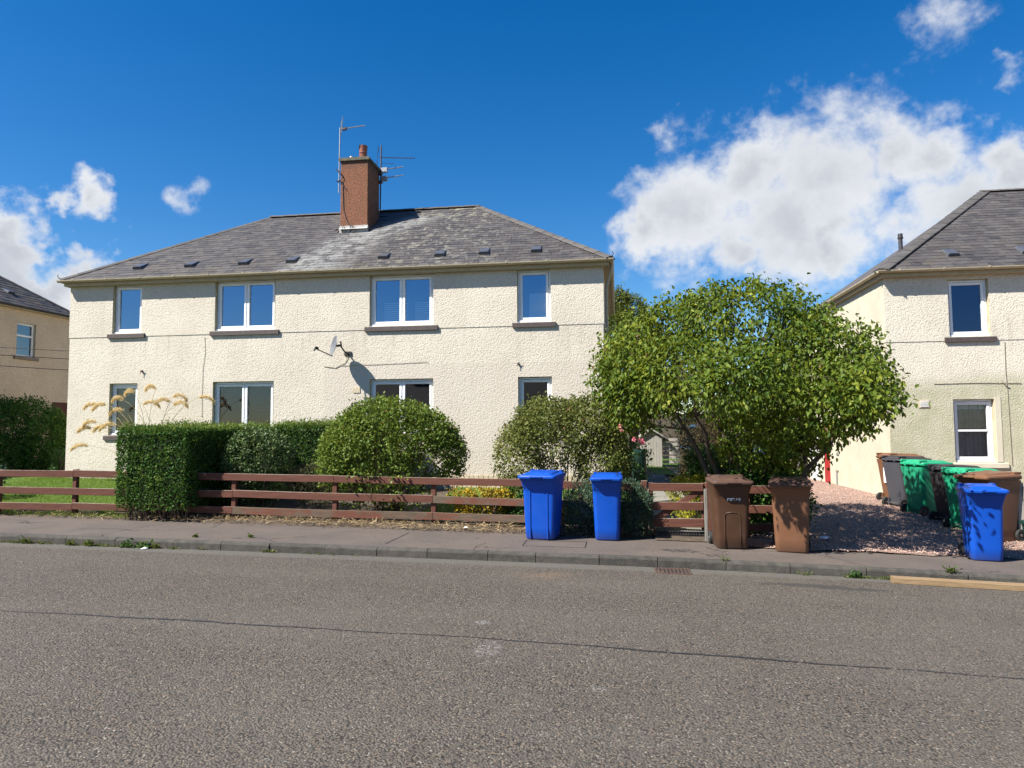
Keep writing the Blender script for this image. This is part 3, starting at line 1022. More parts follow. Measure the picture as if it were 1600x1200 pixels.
# gardens
lawn = sheet('lawn', -30, -8.2, 11.68, 24, 44, 40, lambda x, y: T(x, y) + 0.012 if y > 11.75 else base(x) - .03, M['lawn'], kind='structure')
lawn2 = sheet('small_lawn', -3.7, 0.3, 12.35, 16.0, 8, 8, lambda x, y: T(x, y) + 0.010, M['lawn'], kind='structure')
back_lawn = sheet('back_lawn', -8.2, 3.0, 23.0, 40, 10, 14, lambda x, y: T(x, y) + 0.012, M['lawn'], kind='structure')
verge = sheet('back_verge', 3.6, 7.0, 24.6, 40, 8, 10, lambda x, y: T(x, y) + 0.03, M['lawn'], kind='structure')
drive = sheet('driveway', 1.9, 16, 11.0, 30, 50, 40, lambda x, y: T(x, y) + 0.018 + 0.012 * math.sin(x * 3.1 + y * 2.3) * math.sin(y * 1.9 - x), M['gravel'],
              yfun0=lambda x: 10.98 + 0.05 * math.sin(x * 4.0) + 0.03 * math.sin(x * 11) - 0.02 * (x - 3), kind='structure')
path = sheet('garden_path', 0.58, 1.46, 11.4, 26, 4, 30, lambda x, y: T(x, y) + 0.012, M['soil'], kind='structure')
for i in range(16):
    y0 = 12.0 + i * 0.61
    mb = MB()
    mb.bbox(0.62, 1.42, y0, y0 + 0.59, -0.03, 0.022 + random.uniform(-.004, .004), 0.008)
    for q, p in enumerate(mb.v):
        mb.v[q] = (p[0], p[1], p[2] + T(1.0, p[1]) + 0.01 - 0.02 * (p[0] - 1.0))
    mb.build('slab', M['concrete'], path)


# ================================================================== HOUSES
def wall_panel(mb, x0, x1, z0, z1, y, ops):
    xs = sorted({x0, x1, *[v for o in ops for v in (o[0], o[1]) if x0 < v < x1]})
    zs = sorted({z0, z1, *[v for o in ops for v in (o[2], o[3]) if z0 < v < z1]})
    for a, b in zip(xs, xs[1:]):
        for c, d in zip(zs, zs[1:]):
            mx, mz = (a + b) / 2, (c + d) / 2
            if any(o[0] < mx < o[1] and o[2] < mz < o[3] for o in ops):
                continue
            mb.quad((a, y, c), (b, y, c), (b, y, d), (a, y, d))


def window(parent, o, y, lights=1, sill=True, glass='glass', style='casement', proud=0.0, sill_mat='sill', sx=0.11):
    """white framed window standing in opening o=(x0,x1,z0,z1) of a wall whose face is at y"""
    x0, x1, z0, z1 = o
    fy0, fy1 = y + 0.10, y + 0.165
    mb = MB()
    t = 0.052
    g = 0.004
    a0, a1, c0, c1 = x0 + g, x1 - g, z0 + g, z1 - g
    mb.bbox(a0, a0 + t, fy0, fy1, c0, c1)
    mb.bbox(a1 - t, a1, fy0, fy1, c0, c1)
    mb.bbox(a0 + t, a1 - t, fy0 + .001, fy1, c1 - t, c1)
    mb.bbox(a0 + t, a1 - t, fy0 + .001, fy1, c0, c0 + t)
    mb.bbox(a0 - .002, a1 + .002, fy0 - 0.055, fy0 + 0.002, c0 - 0.002, c0 + 0.045)      # white cill nose
    fr = mb.build('window', M['upvc'], parent)
    n = lights
    cell = (a1 - a0 - 2 * t + (0.0 if n == 1 else 0)) / n
    for i in range(n):
        u0 = a0 + t + cell * i + (0.012 if i else 0.003)
        u1 = a0 + t + cell * (i + 1) - (0.012 if i < n - 1 else 0.003)
        w0, w1 = c0 + t + 0.006, c1 - t - 0.006
        s_ = 0.058
        sb = MB()
        fz = fy0 - 0.012
        sb.bbox(u0, u0 + s_, fz, fy1 - .01, w0, w1)
        sb.bbox(u1 - s_, u1, fz, fy1 - .01, w0, w1)
        sb.bbox(u0 + s_, u1 - s_, fz + .001, fy1 - .01, w1 - s_, w1)
        sb.bbox(u0 + s_, u1 - s_, fz + .001, fy1 - .01, w0, w0 + s_)
        if style == 'bar':
            zm = w0 + (w1 - w0) * 0.5
            sb.bbox(u0 + s_, u1 - s_, fz - .008, fy1 - .01, zm - 0.022, zm + 0.022)
        xm = (u0 + u1) / 2
        sb.box(xm - .13, xm + .13, fz - .014, fz + .002, w1 + 0.004, w1 + 0.026)
        if n == 2:
            xh = u1 - 0.03 if i == 0 else u0 + 0.03
        else:
            xh = u0 + 0.03
        sb.box(xh - .008, xh + .008, fy1 - .012, fy1 + .03, w0 + .35, w0 + .45)
        sb.build('sash', M['upvc'], fr)
        pb = MB()
        pb.box(u0 + s_ - .004, u1 - s_ + .004, fy0 + 0.030, fy0 + 0.034, w0 + s_ - .004, w1 - s_ + .004)
        # single-sided face keeps the reflection clean
        pb2 = MB()
        pb2.quad((u0 + s_ - .004, fy0 + .03, w0 + s_ - .004), (u1 - s_ + .004, fy0 + .03, w0 + s_ - .004), (u1 - s_ + .004, fy0 + .03, w1 - s_ + .004), (u0 + s_ - .004, fy0 + .03, w1 - s_ + .004))
        pb2.build('pane', M[glass], fr)
    if n == 2:
        mm = MB()
        xm = (a0 + a1) / 2
        mm.bbox(xm - .017, xm + .017, fy0 + 0.004, fy1, c0 + t, c1 - t, .004)
        mm.build('mullion', M['upvc'], fr)
    rv = MB()
    rv.quad((x0, y, z0), (x0, y + .2, z0), (x0, y + .2, z1), (x0, y, z1))
    rv.quad((x1, y, z0), (x1, y, z1), (x1, y + .2, z1), (x1, y + .2, z0))
    rv.quad((x0, y, z1), (x0, y + .2, z1), (x1, y + .2, z1), (x1, y, z1))
    rv.quad((x0, y, z0), (x1, y, z0), (x1, y + .2, z0), (x0, y + .2, z0))
    rv.build('reveal', M['reveal'], fr)
    if sill:
        sb = MB()
        k_ = 0.006
        ring = [(-0.042, -.120), (0.06, -.120), (0.06, -.002), (-0.030, -.012), (-0.042, -.022)]
        sb.loft([[(x, y + q[0] - proud, z0 + q[1]) for q in ring] for x in (x0 - sx, x1 + sx)])
        sb.build('sill', M[sill_mat], fr)
    return fr


def slat_blind(fr, x0, x1, z0, z1, y, mat='blind', pitch=0.045, tilt=38):
    mb = MB()
    z = z0
    c, s_ = 0.021 * math.cos(R(tilt)), 0.021 * math.sin(R(tilt))
    while z < z1:
        mb.quad((x0, y - c, z - s_), (x1, y - c, z - s_), (x1, y + c, z + s_), (x0, y + c, z + s_))
        z += pitch
    return mb.build('blind', M[mat], fr, kind='stuff')


def slate_face(parent, P0, U, V, u_rng, vmax, cam_pt, n_parts=300, cw=0.245, ex=0.168, skip=None, mat='slate'):
    P0, U, V = Vector(P0), Vector(U).normalized(), Vector(V).normalized()
    N = U.cross(V).normalized()
    rr = random.Random(21)
    shape = []
    for kind in range(6):
        v = []
        dx = [rr.uniform(-.006, .006) for _ in range(4)]
        w_ = cw * rr.uniform(0.965, 0.992)
        th = 0.0075
        ln = ex * 1.30
        for lift, a in ((0.010, 0), (0.0005, ln)):
            for xx in (-w_ / 2, w_ / 2):
                v.append((xx + rr.uniform(-.004, .004), a + (rr.uniform(-.007, .007) if a == 0 else 0), lift + 0.004))
                v.append((v[-1][0], v[-1][1], v[-1][2] + th))
        shape.append(v)
    FC = [(1, 3, 7, 5), (0, 2, 3, 1), (2, 6, 7, 3), (0, 1, 5, 4)]
    rows = int(vmax / ex)
    cells = []
    for r_ in range(rows):
        v0 = r_ * ex
        a, b = u_rng(v0 + ex * .5)
        off = (r_ % 2) * cw / 2 + rr.uniform(-.03, .03)
        k0 = int(math.floor((a - off) / cw)) - 1
        u = off + k0 * cw
        while u < b + cw:
            if a + cw * .3 < u < b - cw * .3:
                p = P0 + U * u + V * v0
                if not (skip and skip(p)):
                    cells.append(((p - Vector(cam_pt)).length, u, v0, rr.randrange(6), rr.uniform(-.006, .006), rr.uniform(-0.012, 0.012), rr.uniform(0, .005)))
            u += cw
    cells.sort()
    frame = Matrix((U, V, N)).transposed().to_4x4()
    meshes = []
    for v in shape:
        mb = MB()
        mb.add(v, FC)
        meshes.append(mb.mesh('slate', M[mat]))
    rest = MB()
    for i, (d_, u, v0, kd, dv, ang, lf) in enumerate(cells):
        mt = Matrix.Translation(P0 + U * u + V * (v0 + dv) + N * lf) @ frame @ Matrix.Rotation(ang, 4, 'Z')
        if i < n_parts:
            o = link('slate', meshes[kd], parent)
            o.matrix_local = mt
        else:
            rest.add([mt @ Vector(p) for p in shape[kd]], FC)
    if rest.v:
        rest.build('slate_field', M[mat], parent, kind='stuff')


def hip_run(parent, A, B, L_=0.42, hw=0.15, drop=0.075, name='hip_tile', mat='hip', lift=0.035):
    A, B = Vector(A), Vector(B)
    d = (B - A)
    tot = d.length
    d.normalize()
    side = d.cross(Vector((0, 0, 1))).normalized()
    up = side.cross(d)
    n = max(1, round(tot / L_))
    st = tot / n
    for i in range(n):
        mb = MB()
        rings = []
        for e, tl in ((0.003, 0.006), (st - 0.004, 0.0)):
            p = A + d * (st * i + e) + up * (lift + tl + random.uniform(-.002, .002))
            w_ = hw + random.uniform(-.003, .003)
            rings.append([p + side * a + up * b for a, b in ((-w_, -drop), (-w_ * .94, -drop + .02), (-.05, -.008), (.0, .004), (.05, -.008), (w_ * .94, -drop + .02), (w_, -drop), (0, -.03))])
        mb.loft(rings)
        mb.build(name, M[mat], parent)


def roof(parent, x0, x1, y0, y1, ze, xa, xb, yr, zr, mat='slate'):
    mb = MB()
    a, b, c, d = (x0, y0, ze), (x1, y0, ze), (x1, y1, ze), (x0, y1, ze)
    e, f = (xa, yr, zr), (xb, yr, zr)
    mb.add([a, b, c, d, e, f], [(0, 1, 5, 4), (1, 2, 5), (2, 3, 4, 5), (3, 0, 4), (3, 2, 1, 0)])
    return mb.build('roof', M[mat], parent)


def gutter(parent, x0, x1, y0, y1, z, r=0.058):
    """half-round gutter round the eaves with union clips and the boards behind it"""
    mb = MB()
    prof = [(-r * math.cos(a), -r * math.sin(a)) for a in np.linspace(0, math.pi, 9)]
    prof = [(p[0], p[1]) for p in prof]
    th = 0.006
    ring = prof + [(p[0] * (1 - th / r), p[1] * (1 - th / r)) for p in reversed(prof)]
    mb.loft([[(x, y0 + q[0], z + q[1]) for q in ring] for x in (x0 - r, x1 + r)])
    for sgn, X in ((-1, x0), (1, x1)):
        rr_ = [(X + sgn * -q[0] if sgn < 0 else X - q[0], z + q[1]) for q in ring]
        mb.loft([[(q[0], y_, q[1]) for q in rr_] for y_ in (y0 + r * 0.9, y1)])
    x = x0 + 0.4
    while x < x1:
        rg = [(p[0] * 1.12, p[1] * 1.12) for p in prof] + [(p[0] * 1.02, p[1] * 1.02) for p in reversed(prof)]
        mb.loft([[(xx, y0 + q[0], z + q[1] + .002) for q in rg] for xx in (x - .022, x + .022)])
        mb.box(x - .02, x + .02, y0 - r * 1.12, y0 - r * .7, z - .004, z + .012)
        x += 0.93
    for X in (x0, x1):
        y = y0 + 0.6
        while y < y1:
            rg = [(p[0] * 1.12, p[1] * 1.12) for p in prof] + [(p[0] * 1.02, p[1] * 1.02) for p in reversed(prof)]
            mb.loft([[(X + q[0], yy, z + q[1] + .002) for q in rg] for yy in (y - .022, y + .022)])
            y += 0.93
    return mb.build('gutter', M['gutter'], parent)


def eaves(parent, x0, x1, y0, y1, z, wx0, wx1, wy0, wy1, h=0.14):
    fb = MB()
    fb.box(x0 + .07, x1 - .07, y0 + .07, y0 + .095, z - h, z - .006)
    fb.box(x0 + .07, x0 + .095, y0 + .095, y1, z - h, z - .006)
    fb.box(x1 - .095, x1 - .07, y0 + .095, y1, z - h, z - .006)
    fb.box(x0 + .096, x1 - .096, y0 + .096, wy0 + .01, z - h + .004, z - h + .018)
    fb.box(x0 + .096, wx0 + .01, wy0 + .011, y1, z - h + .004, z - h + .018)
    fb.box(wx1 - .01, x1 - .096, wy0 + .011, y1, z - h + .004, z - h + .018)
    return fb.build('fascia', M['fascia'], parent)


def roof_vent(parent, x, v, P0, V, wid=0.26):
    V = Vector(V).normalized()
    N = Vector((1, 0, 0)).cross(V)
    mb = MB()
    lo = [(-wid / 2, 0, .0), (wid / 2, 0, .0), (wid / 2, .40, .0), (-wid / 2, .40, .0)]
    hi = [(-wid / 2 + .02, .0, .085), (wid / 2 - .02, .0, .085), (wid / 2 - .035, .37, .03), (-wid / 2 + .035, .37, .03)]
    fr = Matrix((Vector((1, 0, 0)), V, N)).transposed().to_4x4()
    mt = Matrix.Translation(Vector(P0) + Vector((x - P0[0], 0, 0)) + V * v + N * .016) @ fr
    mb.loft([[mt @ Vector(p) for p in lo], [mt @ Vector(p) for p in hi]])
    mb.build('roof_vent', M['vent'], parent)


# ---- the cream block in the middle
HX0, HX1, HY0, HY1 = -13.90, -0.27, 16.0, 23.0
house = thing('house', 'long cream two-storey block with the tall brown chimney, behind the brown rail fence', 'house')
OP_UP = [(-12.69, -11.88, 4.24, 5.50), (-9.87, -8.27, 4.24, 5.50), (-5.85, -4.27, 4.24, 5.49), (-2.26, -1.47, 4.24, 5.49)]
OP_LO = [(-12.72, -11.94, 1.66, 2.97), (-9.89, -8.28, 1.66, 2.97), (-5.84, -4.27, 1.66, 2.97), (-2.25, -1.46, 1.66, 2.97)]
mb = MB()
wall_panel(mb, HX0, HX1, 0.0, 4.16, HY0, OP_LO)
wall_panel(mb, HX0 - .014, HX1 + .014, 4.16, 5.56, HY0 - 0.012, OP_UP)
mb.quad((HX0 - .014, HY0 - .012, 4.16), (HX1 + .014, HY0 - .012, 4.16), (HX1 + .014, HY0, 4.16), (HX0 - .014, HY0, 4.16))
for (z0, z1, e, yo) in ((0.0, 4.16, 0, 0), (4.16, 5.56, .014, -.012)):
    mb.quad((HX0 - e, HY1, z0), (HX0 - e, HY0 + yo, z0), (HX0 - e, HY0 + yo, z1), (HX0 - e, HY1, z1))
    mb.quad((HX1 + e, HY0 + yo, z0), (HX1 + e, HY1, z0), (HX1 + e, HY1, z1), (HX1 + e, HY0 + yo, z1))
mb.quad((HX1, HY1, 0), (HX0, HY1, 0), (HX0, HY1, 5.56), (HX1, HY1, 5.56))
mb.build('wall', M['harl'], house)
mb = MB()
for zz in (0.4, 3.35, 5.5):
    mb.box(HX0 + .05, HX1 - .05, HY0 + .22, HY1 - .05, zz, zz + .04)
mb.box(HX0 + .05, HX1 - .05, HY0 + 2.2, HY0 + 2.25, 0.44, 5.5)
for xx in (-11.0, -7.1, -3.2):
    mb.box(xx, xx + .08, HY0 + .25, HY0 + 2.2, 0.44, 5.5)
mb.build('room_partition', M['interior'], house)
mb = MB()
mb.box(-12.0, -7.0, HY0 - .012, HY0 + .001, 0.30, 0.60)
# slightly rough base course under the left-hand flat
mb.build('base_course', M['smooth_paint'], house)
# soldier course of painted bricks above the ground on the right-hand flat
bm_ = MB()
bm_.bbox(-0.052, 0.052, -0.020, 0.02, 0, 0.205, 0.006)
bme = bm_.mesh('brick', M['brick_paint'])
for r_ in range(2):
    for i in range(38):
        o = link('brick', bme, house)
        o.location = (-4.75 + i * 0.113 + (0.05 if r_ else 0), HY0 - random.uniform(0, .005), 0.275 + r_ * 0.217)
UP = [window(house, o, HY0 - .012, n, True, 'glass_low') for o, n in zip(OP_UP, (1, 2, 2, 1))]
LO = [window(house, o, HY0, n, True, g_) for o, n, g_ in zip(OP_LO, (1, 2, 2, 1), ('glass_dim', 'glass_dim', 'glass', 'glass'))]
slat_blind(LO[0], -12.66, -12.0, 1.75, 2.9, HY0 + .24)
slat_blind(LO[1], -9.83, -8.34, 1.75, 2.9, HY0 + .24)
slat_blind(UP[2], -5.55, -4.95, 4.32, 4.85, HY0 + .20, 'blind_white', 0.05, 60)
slat_blind(UP[2], -4.78, -4.33, 4.32, 4.85, HY0 + .20, 'blind_white', 0.05, 60)
mb = MB()
mb.box(-2.0, -1.55, HY0 + .2, HY0 + .21, 4.3, 4.95)
mb.build('screen', M['blind_white'], UP[3])
# wall furniture
mb = MB()
mb.box(-6.25, -6.07, HY0 - .014, HY0 + .01, 2.65, 2.78)
mb.build('air_brick', M['brick_paint'], house)
mb = MB()
pts = [(-6.55, HY0 - .012, 3.31), (-5.6, HY0 - .012, 3.33), (-4.4, HY0 - .012, 3.36)]
mb.tube(pts, 0.0045, 5)
mb.tube([(-10.13, HY0 - .010, 4.1), (-10.11, HY0 - .010, 3.7), (-10.16, HY0 - .010, 3.3), (-10.17, HY0 - .010, 2.6), (-10.15, HY0 - .01, 2.1)], 0.004, 5)
mb.tube([(-6.98, HY0 - .012, 3.3), (-6.7, HY0 - .012, 3.26), (-6.45, HY0 - .012, 3.38), (-6.35, HY0 - .012, 3.58)], 0.006, 5)
mb.build('cable', M['old_cable'], house)
for X, Z in ((-11.82, 3.25), (-2.24, 3.26)):
    mb = MB()
    mb.box(X - .02, X + .02, HY0 - .05, HY0, Z, Z + .035)
    mb.tube([(X, HY0 - .04, Z), (X - .03, HY0 - .06, Z - .05)], .008, 5)
    mb.tube([(X, HY0 - .04, Z + .02), (X + .05, HY0 - .05, Z + .05)], .006, 5)
    mb.build('wall_bracket', M['rust'], house)
# roof
EX0, EX1, EY0, EY1, EZ = -14.05, -0.05, 15.80, 23.2, 5.625
RXA, RXB, RY, RZ = -10.20, -3.86, 19.5, 8.20
rf = roof(house, EX0, EX1, EY0, EY1, EZ, RXA, RXB, RY, RZ)
Vm = Vector((0, RY - EY0, RZ - EZ))
slen = Vm.length


def main_u(v):
    t = v / slen
    return (RXA - EX0) * t, (EX1 - EX0) - (EX1 - RXB) * t


CHX0, CHX1, CHY0, CHY1, CHZ = -7.45, -6.66, 18.0, 18.92, 9.18
slate_face(rf, (EX0, EY0 - .03, EZ - .02), (1, 0, 0), Vm, main_u, slen, (0, 0, 1.75), 300,
           skip=lambda p: CHX0 - .1 < p.x < CHX1 + .1 and CHY0 - .14 < p.y < CHY1 + .1)
hip_run(rf, (EX1 - .02, EY0 - .02, EZ + .005), (RXB, RY, RZ))
hip_run(rf, (EX0 + .02, EY0 - .02, EZ + .005), (RXA, RY, RZ), hw=0.12, mat='hip_dark')
hip_run(rf, (RXA - .05, RY, RZ + .01), (RXB + .05, RY, RZ + .01), 0.45, name='ridge_tile')
for x in (-12.19, -10.75, -9.27, -7.99, -5.6, -4.18, -3.09, -1.83):
    roof_vent(rf, x, 0.50, (EX0, EY0, EZ), Vm)
gutter(house, EX0 + .02, EX1 - .02, EY0 - .035, EY1, EZ - .015)
eaves(house, EX0, EX1, EY0 - .03, EY1, EZ - .01, HX0, HX1, HY0, HY1)
mb = MB()
for X in (EX0, EX1):
    mb.tube([(X, EY0 - .02, EZ + .03), (X + (.03 if X > -5 else -.03), EY0 - .06, EZ + .09), (X, EY0 - .09, EZ + .13)], .009, 5)
mb.build('hip_iron', M['dark_metal'], house)
# downpipe on the right-hand corner: swan neck then straight
mb = MB()
mb.tube([(EX1 - .02, 16.12, EZ - .07), (EX1 - .02, 16.12, EZ - .2), (EX1 - .05, 16.14, EZ - .3), (HX1 + .10, 16.18, EZ - .5), (HX1 + .075, 16.18, EZ - .62), (HX1 + .075, 16.18, 3.0), (HX1 + .075, 16.18, 0.5)], 0.037, 10)
for z in (4.9, 4.0, 3.0, 1.8):
    mb.tube([(HX1 + .075, 16.18, z - .03), (HX1 + .075, 16.18, z + .03)], 0.045, 10)
mb.build('downpipe', M['gutter'], house, auto=40)
# chimney
mb = MB()
mb.bbox(CHX0, CHX1, CHY0, CHY1, 6.9, CHZ, 0.012)
ch = mb.build('chimney', M['chimney'], house)
mb = MB()
mb.bbox(CHX0 - .045, CHX1 + .045, CHY0 - .05, CHY1 + .05, CHZ, CHZ + .085, 0.015)
mb.build('cope', M['cope'], ch)
mb = MB()
mb.box(CHX0 - .012, CHX1 + .012, CHY0 - .014, CHY0 + .02, 7.05, 7.36)
mb.box(CHX0 - .014, CHX0 + .01, CHY0 + .021, CHY1, 7.1, 7.3)
mb.quad((CHX0 - .01, CHY0 - .09, 7.245), (CHX1 + .01, CHY0 - .09, 7.245), (CHX1 + .01, CHY0 - .012, 7.305), (CHX0 - .01, CHY0 - .012, 7.305))
mb.build('flashing', M['lead'], ch)
mb = MB()
prof = [(0.0, .118), (.06, .122), (.07, .108), (.22, .102), (.235, .112), (.27, .112), (.28, .104), (.36, .112), (.42, .122), (.46, .122)]
c0 = (-6.93, 18.33, CHZ + .075)
ringsp = [[(c0[0] + r_ * math.cos(a), c0[1] + r_ * math.sin(a), c0[2] + h_) for a in np.linspace(0, 2 * math.pi, 19)[:-1]] for h_, r_ in prof]
ringsp.append([(c0[0] + .095 * math.cos(a), c0[1] + .095 * math.sin(a), c0[2] + .46) for a in np.linspace(0, 2 * math.pi, 19)[:-1]])
ringsp.append([(c0[0] + .09 * math.cos(a), c0[1] + .09 * math.sin(a), c0[2] + .2) for a in np.linspace(0, 2 * math.pi, 19)[:-1]])
mb.loft(ringsp)
mb.build('chimney_pot', M['terracotta'], ch, auto=35)
mb = MB()
mb.tube([(-7.22, 18.2, CHZ + .07), (-7.22, 18.2, CHZ + .17)], .05, 12)
mb.tube([(-7.22, 18.2, CHZ + .165), (-7.22, 18.2, CHZ + .20)], [.066, .05], 12)
mb.build('vent_cowl', M['metal'], ch)
mb = MB()
for dx, n_ in ((0.10, 1), (0.33, 2), (.38, 1)):
    X = CHX0 + dx
    mb.tube([(X - .02, CHY0 - .03, 7.10), (X - .02, CHY0 - .05, 7.3), (X + .02, CHY0 - .05, 7.36), (X + .05, CHY0 - .04, 7.28), (X + .055, CHY0 - .10, 7.12)], .010, 5)
mb.tube([(CHX0 + .07, CHY0 - .01, 8.6), (CHX0 + .085, CHY0 - .012, 8.1), (CHX0 + .1, CHY0 - .012, 7.8), (CHX0 + .2, CHY0 - .014, 7.5), (CHX0 + .3, CHY0 - .02, 7.34)], .009, 5)
mb.build('cable', M['wire'], ch)


# ---- television aerials
def rod(mb, a, b, r=0.009, n=6):
    mb.tube([a, b], r, n)


a1 = thing('television_aerial', 'silver television aerial on the thin mast at the left edge of the chimney', 'aerial', (-7.50, 18.0, 8.3))
mb = MB()
rod(mb, (0, 0, 0), (0.02, 0, 1.84), .016, 8)
mb.build('mast', M['metal'], a1)
mb = MB()
B0, B1 = Vector((0.03, 0, 1.80)), Vector((0.62, .35, 2.02))
rod(mb, B0, B1, .013, 6)
dv = (B1 - B0).normalized()
sd = Vector((0, 0, 1)).cross(dv).normalized()
for i in range(12):
    p = B0.lerp(B1, .18 + i * .07)
    l_ = .085 - i * .003
    rod(mb, p - sd * l_, p + sd * l_, .005, 4)
mb.build('boom', M['metal'], a1)
mb = MB()
upv = Vector((.08, 0, 1)).normalized()
rod(mb, B0 - upv * .16 + dv * .03, B0 + upv * .28 + dv * .03, .008, 5)
for q in (-.15, -.11, -.07, .07, .12, .17, .22, .27):
    p = B0 + upv * q + dv * .02
    rod(mb, p - sd * .17 + Vector((-.0, 0, .03)), p + sd * .17 + Vector((0.0, 0, -.03)), .006, 4)
mb.build('reflector', M['metal'], a1)
mb = MB()
mb.bbox(.08, .2, -.02, .05, 1.77, 1.85, .01)
mb.build('junction_box', M['dark_metal'], a1)
mb = MB()
mb.tube([(-.08, -.02, .66), (0, -.03, .60), (.06, -.03, .54), (.08, -.03, .5)], .018, 6)
mb.tube([(-.07, -.02, .33), (0, -.03, .32), (.06, -.03, .34)], .018, 6)
mb.tube([(.05, -.03, .5), (.11, -.03, .46), (.12, -.03, .38), (.06, -.03, .34)], .012, 6)
rod(mb, (.03, -.03, .33), (.22, -.02, .08), .012)
mb.build('wall_bracket', M['dark_metal'], a1)

a2 = thing('television_aerial', 'dark mast with three stacked television aerials at the right edge of the chimney', 'aerial', (-6.60, 18.90, 8.05))
mb = MB()
rod(mb, (-.02, 0, 0), (0, 0, 1.90), .02, 8)
mb.build('mast', M['dark_metal'], a2)
for z0, ex_, ez_, ey_, kind in ((1.55, .98, -.05, 0.1, 0), (1.17, .58, .16, .25, 1), (.92, .58, .16, .25, 1)):
    mb = MB()
    A, B = Vector((-.06, 0, z0)), Vector((ex_, ey_, z0 + ez_))
    rod(mb, A, B, .009 if kind == 0 else .012)
    dv = (B - A).normalized()
    sd = Vector((0, 0, 1)).cross(dv).normalized()
    for i in range(9):
        p = A.lerp(B, .22 + i * .09)
        if kind == 0:
            rod(mb, p - Vector((0, 0, .035)), p + Vector((0, 0, .035)), .006, 4)
        else:
            rod(mb, p - sd * .07, p + sd * .07, .006, 4)
    if kind == 0:
        for q in (-.22, -.13, .13, .22, .3):
            p = A + Vector((-.05 + q * .1, 0, q))
            rod(mb, p - sd * .13, p + sd * .13, .005, 4)
        rod(mb, A + Vector((-.08, 0, -.24)), A + Vector((-.02, 0, .32)), .006, 4)
        rod(mb, A + Vector((.06, 0, -.17)), A + Vector((.42, .05, -.19)), .006, 4)
    else:
        mb.bbox(A.x + .07, A.x + .24, A.y - .03, A.y + .05, A.z - .07, A.z + .07, .012)
        for q in (-.08, .08):
            rod(mb, A + sd * q + Vector((.12, 0, -.1)), A + sd * q + Vector((.26, 0, .04)), .006, 4)
    mb.build('yagi', M['dark_metal'] if kind == 0 else M['metal'], a2)
mb = MB()
mb.bbox(-.08, .03, -.05, .05, .78, .86, .01)
mb.bbox(-.08, .03, -.05, .05, 1.02, 1.10, .01)
mb.build('wall_bracket', M['dark_metal'], a2)

# ---- satellite dish
dish = thing('satellite_dish', 'grey satellite dish on the cream wall between the upper and lower windows', 'satellite dish', (-6.43, 16.0, 3.60))
bdir = Vector((-.78 * math.cos(R(13)), -.63 * math.cos(R(13)), math.sin(R(13)))).normalized()
rgt = bdir.cross(Vector((0, 0, 1))).normalized()
upd = rgt.cross(bdir).normalized()
Dc = Vector((-.13, -.42, .15))
mb = MB()
rings = []
for k_ in range(1, 7):
    q = k_ / 6
    rings.append([Dc + rgt * (.218 * q * math.cos(a)) + upd * (.245 * q * math.sin(a)) + bdir * (.055 * q * q - .03) for a in np.linspace(0, 2 * math.pi, 29)[:-1]])
back = [[p - bdir * .006 for p in r_] for r_ in rings]
rim = [Dc + rgt * (.225 * math.cos(a)) + upd * (.252 * math.sin(a)) + bdir * .02 for a in np.linspace(0, 2 * math.pi, 29)[:-1]]
mb.loft(rings + [rim] + list(reversed(back)))
mb.build('reflector', M['dish'], dish, auto=50)
mb = MB()
low = Dc - upd * .25 + bdir * .01
lnb = Dc + bdir * .40 - upd * .19
mb.tube([low - bdir * .04, low + bdir * .02, lnb], .013, 6)
mb.build('arm', M['black_plastic'], dish)
mb = MB()
mb.tube([lnb - bdir * .06 + upd * .02, lnb + bdir * .02 + upd * .02], [.028, .035], 8)
mb.tube([lnb + bdir * .01 + upd * .02, lnb + bdir * .03 - upd * .06], .022, 8)
mb.build('receiver', M['black_plastic'], dish)
mb = MB()
mb.tube([(0.05, 0, .0), (0.05, -.10, .0), (.03, -.24, .05), (.0, -.30, .12), (-.01, -.33, .26)], .019, 8)
mb.bbox(-.04, .13, -.03, 0, -.05, .05, .008)
mb.tube([Vector((-.01, -.33, .16)), Dc - bdir * .03], .03, 6)
mb.build('wall_bracket', M['black_plastic'], dish)


# ---- the house at the right edge
NX0, NY0, NY1 = 6.13, 17.0, 24.0
NX1 = 20.0
nb = thing('house', 'cream house at the right edge with a curtained ground-floor window above the row of bins', 'house')
OPR = [(7.47, 8.32, 3.79, 5.10)]
OPR2 = [(7.48, 8.33, 0.97, 2.38)]
mb = MB()
wall_panel(mb, NX0, NX1, -0.4, 3.70, NY0, OPR2)
wall_panel(mb, NX0 - .012, NX1, 3.70, 5.20, NY0 - .012, OPR)
mb.quad((NX0 - .012, NY0 - .012, 3.70), (NX1, NY0 - .012, 3.70), (NX1, NY0, 3.70), (NX0 - .012, NY0, 3.70))
mb.quad((NX1, NY0, -.4), (NX1, NY1, -.4), (NX1, NY1, 5.2), (NX1, NY0, 5.2))
mb.quad((NX1, NY1, -.4), (NX0, NY1, -.4), (NX0, NY1, 5.2), (NX1, NY1, 5.2))
mb.build('wall', M['harl_right'], nb)
mb = MB()
for (z0, z1, e, yo) in ((-.4, 3.70, 0, 0), (3.70, 5.20, .012, -.012)):
    mb.quad((NX0 - e, NY1, z0), (NX0 - e, NY0 + yo, z0), (NX0 - e, NY0 + yo, z1), (NX0 - e, NY1, z1))
mb.build('side_wall', M['smooth_paint'], nb)
mb = MB()
for zz in (0.1, 2.9, 5.1):
    mb.box(NX0 + .05, NX1 - .05, NY0 + .22, NY1 - .05, zz, zz + .04)
mb.box(NX0 + .05, NX1 - .05, NY0 + 2.2, NY0 + 2.25, 0.14, 5.1)
mb.build('room_partition', M['interior'], nb)
wr1 = window(nb, OPR[0], NY0 - .012, 1, True, 'glass_navy')
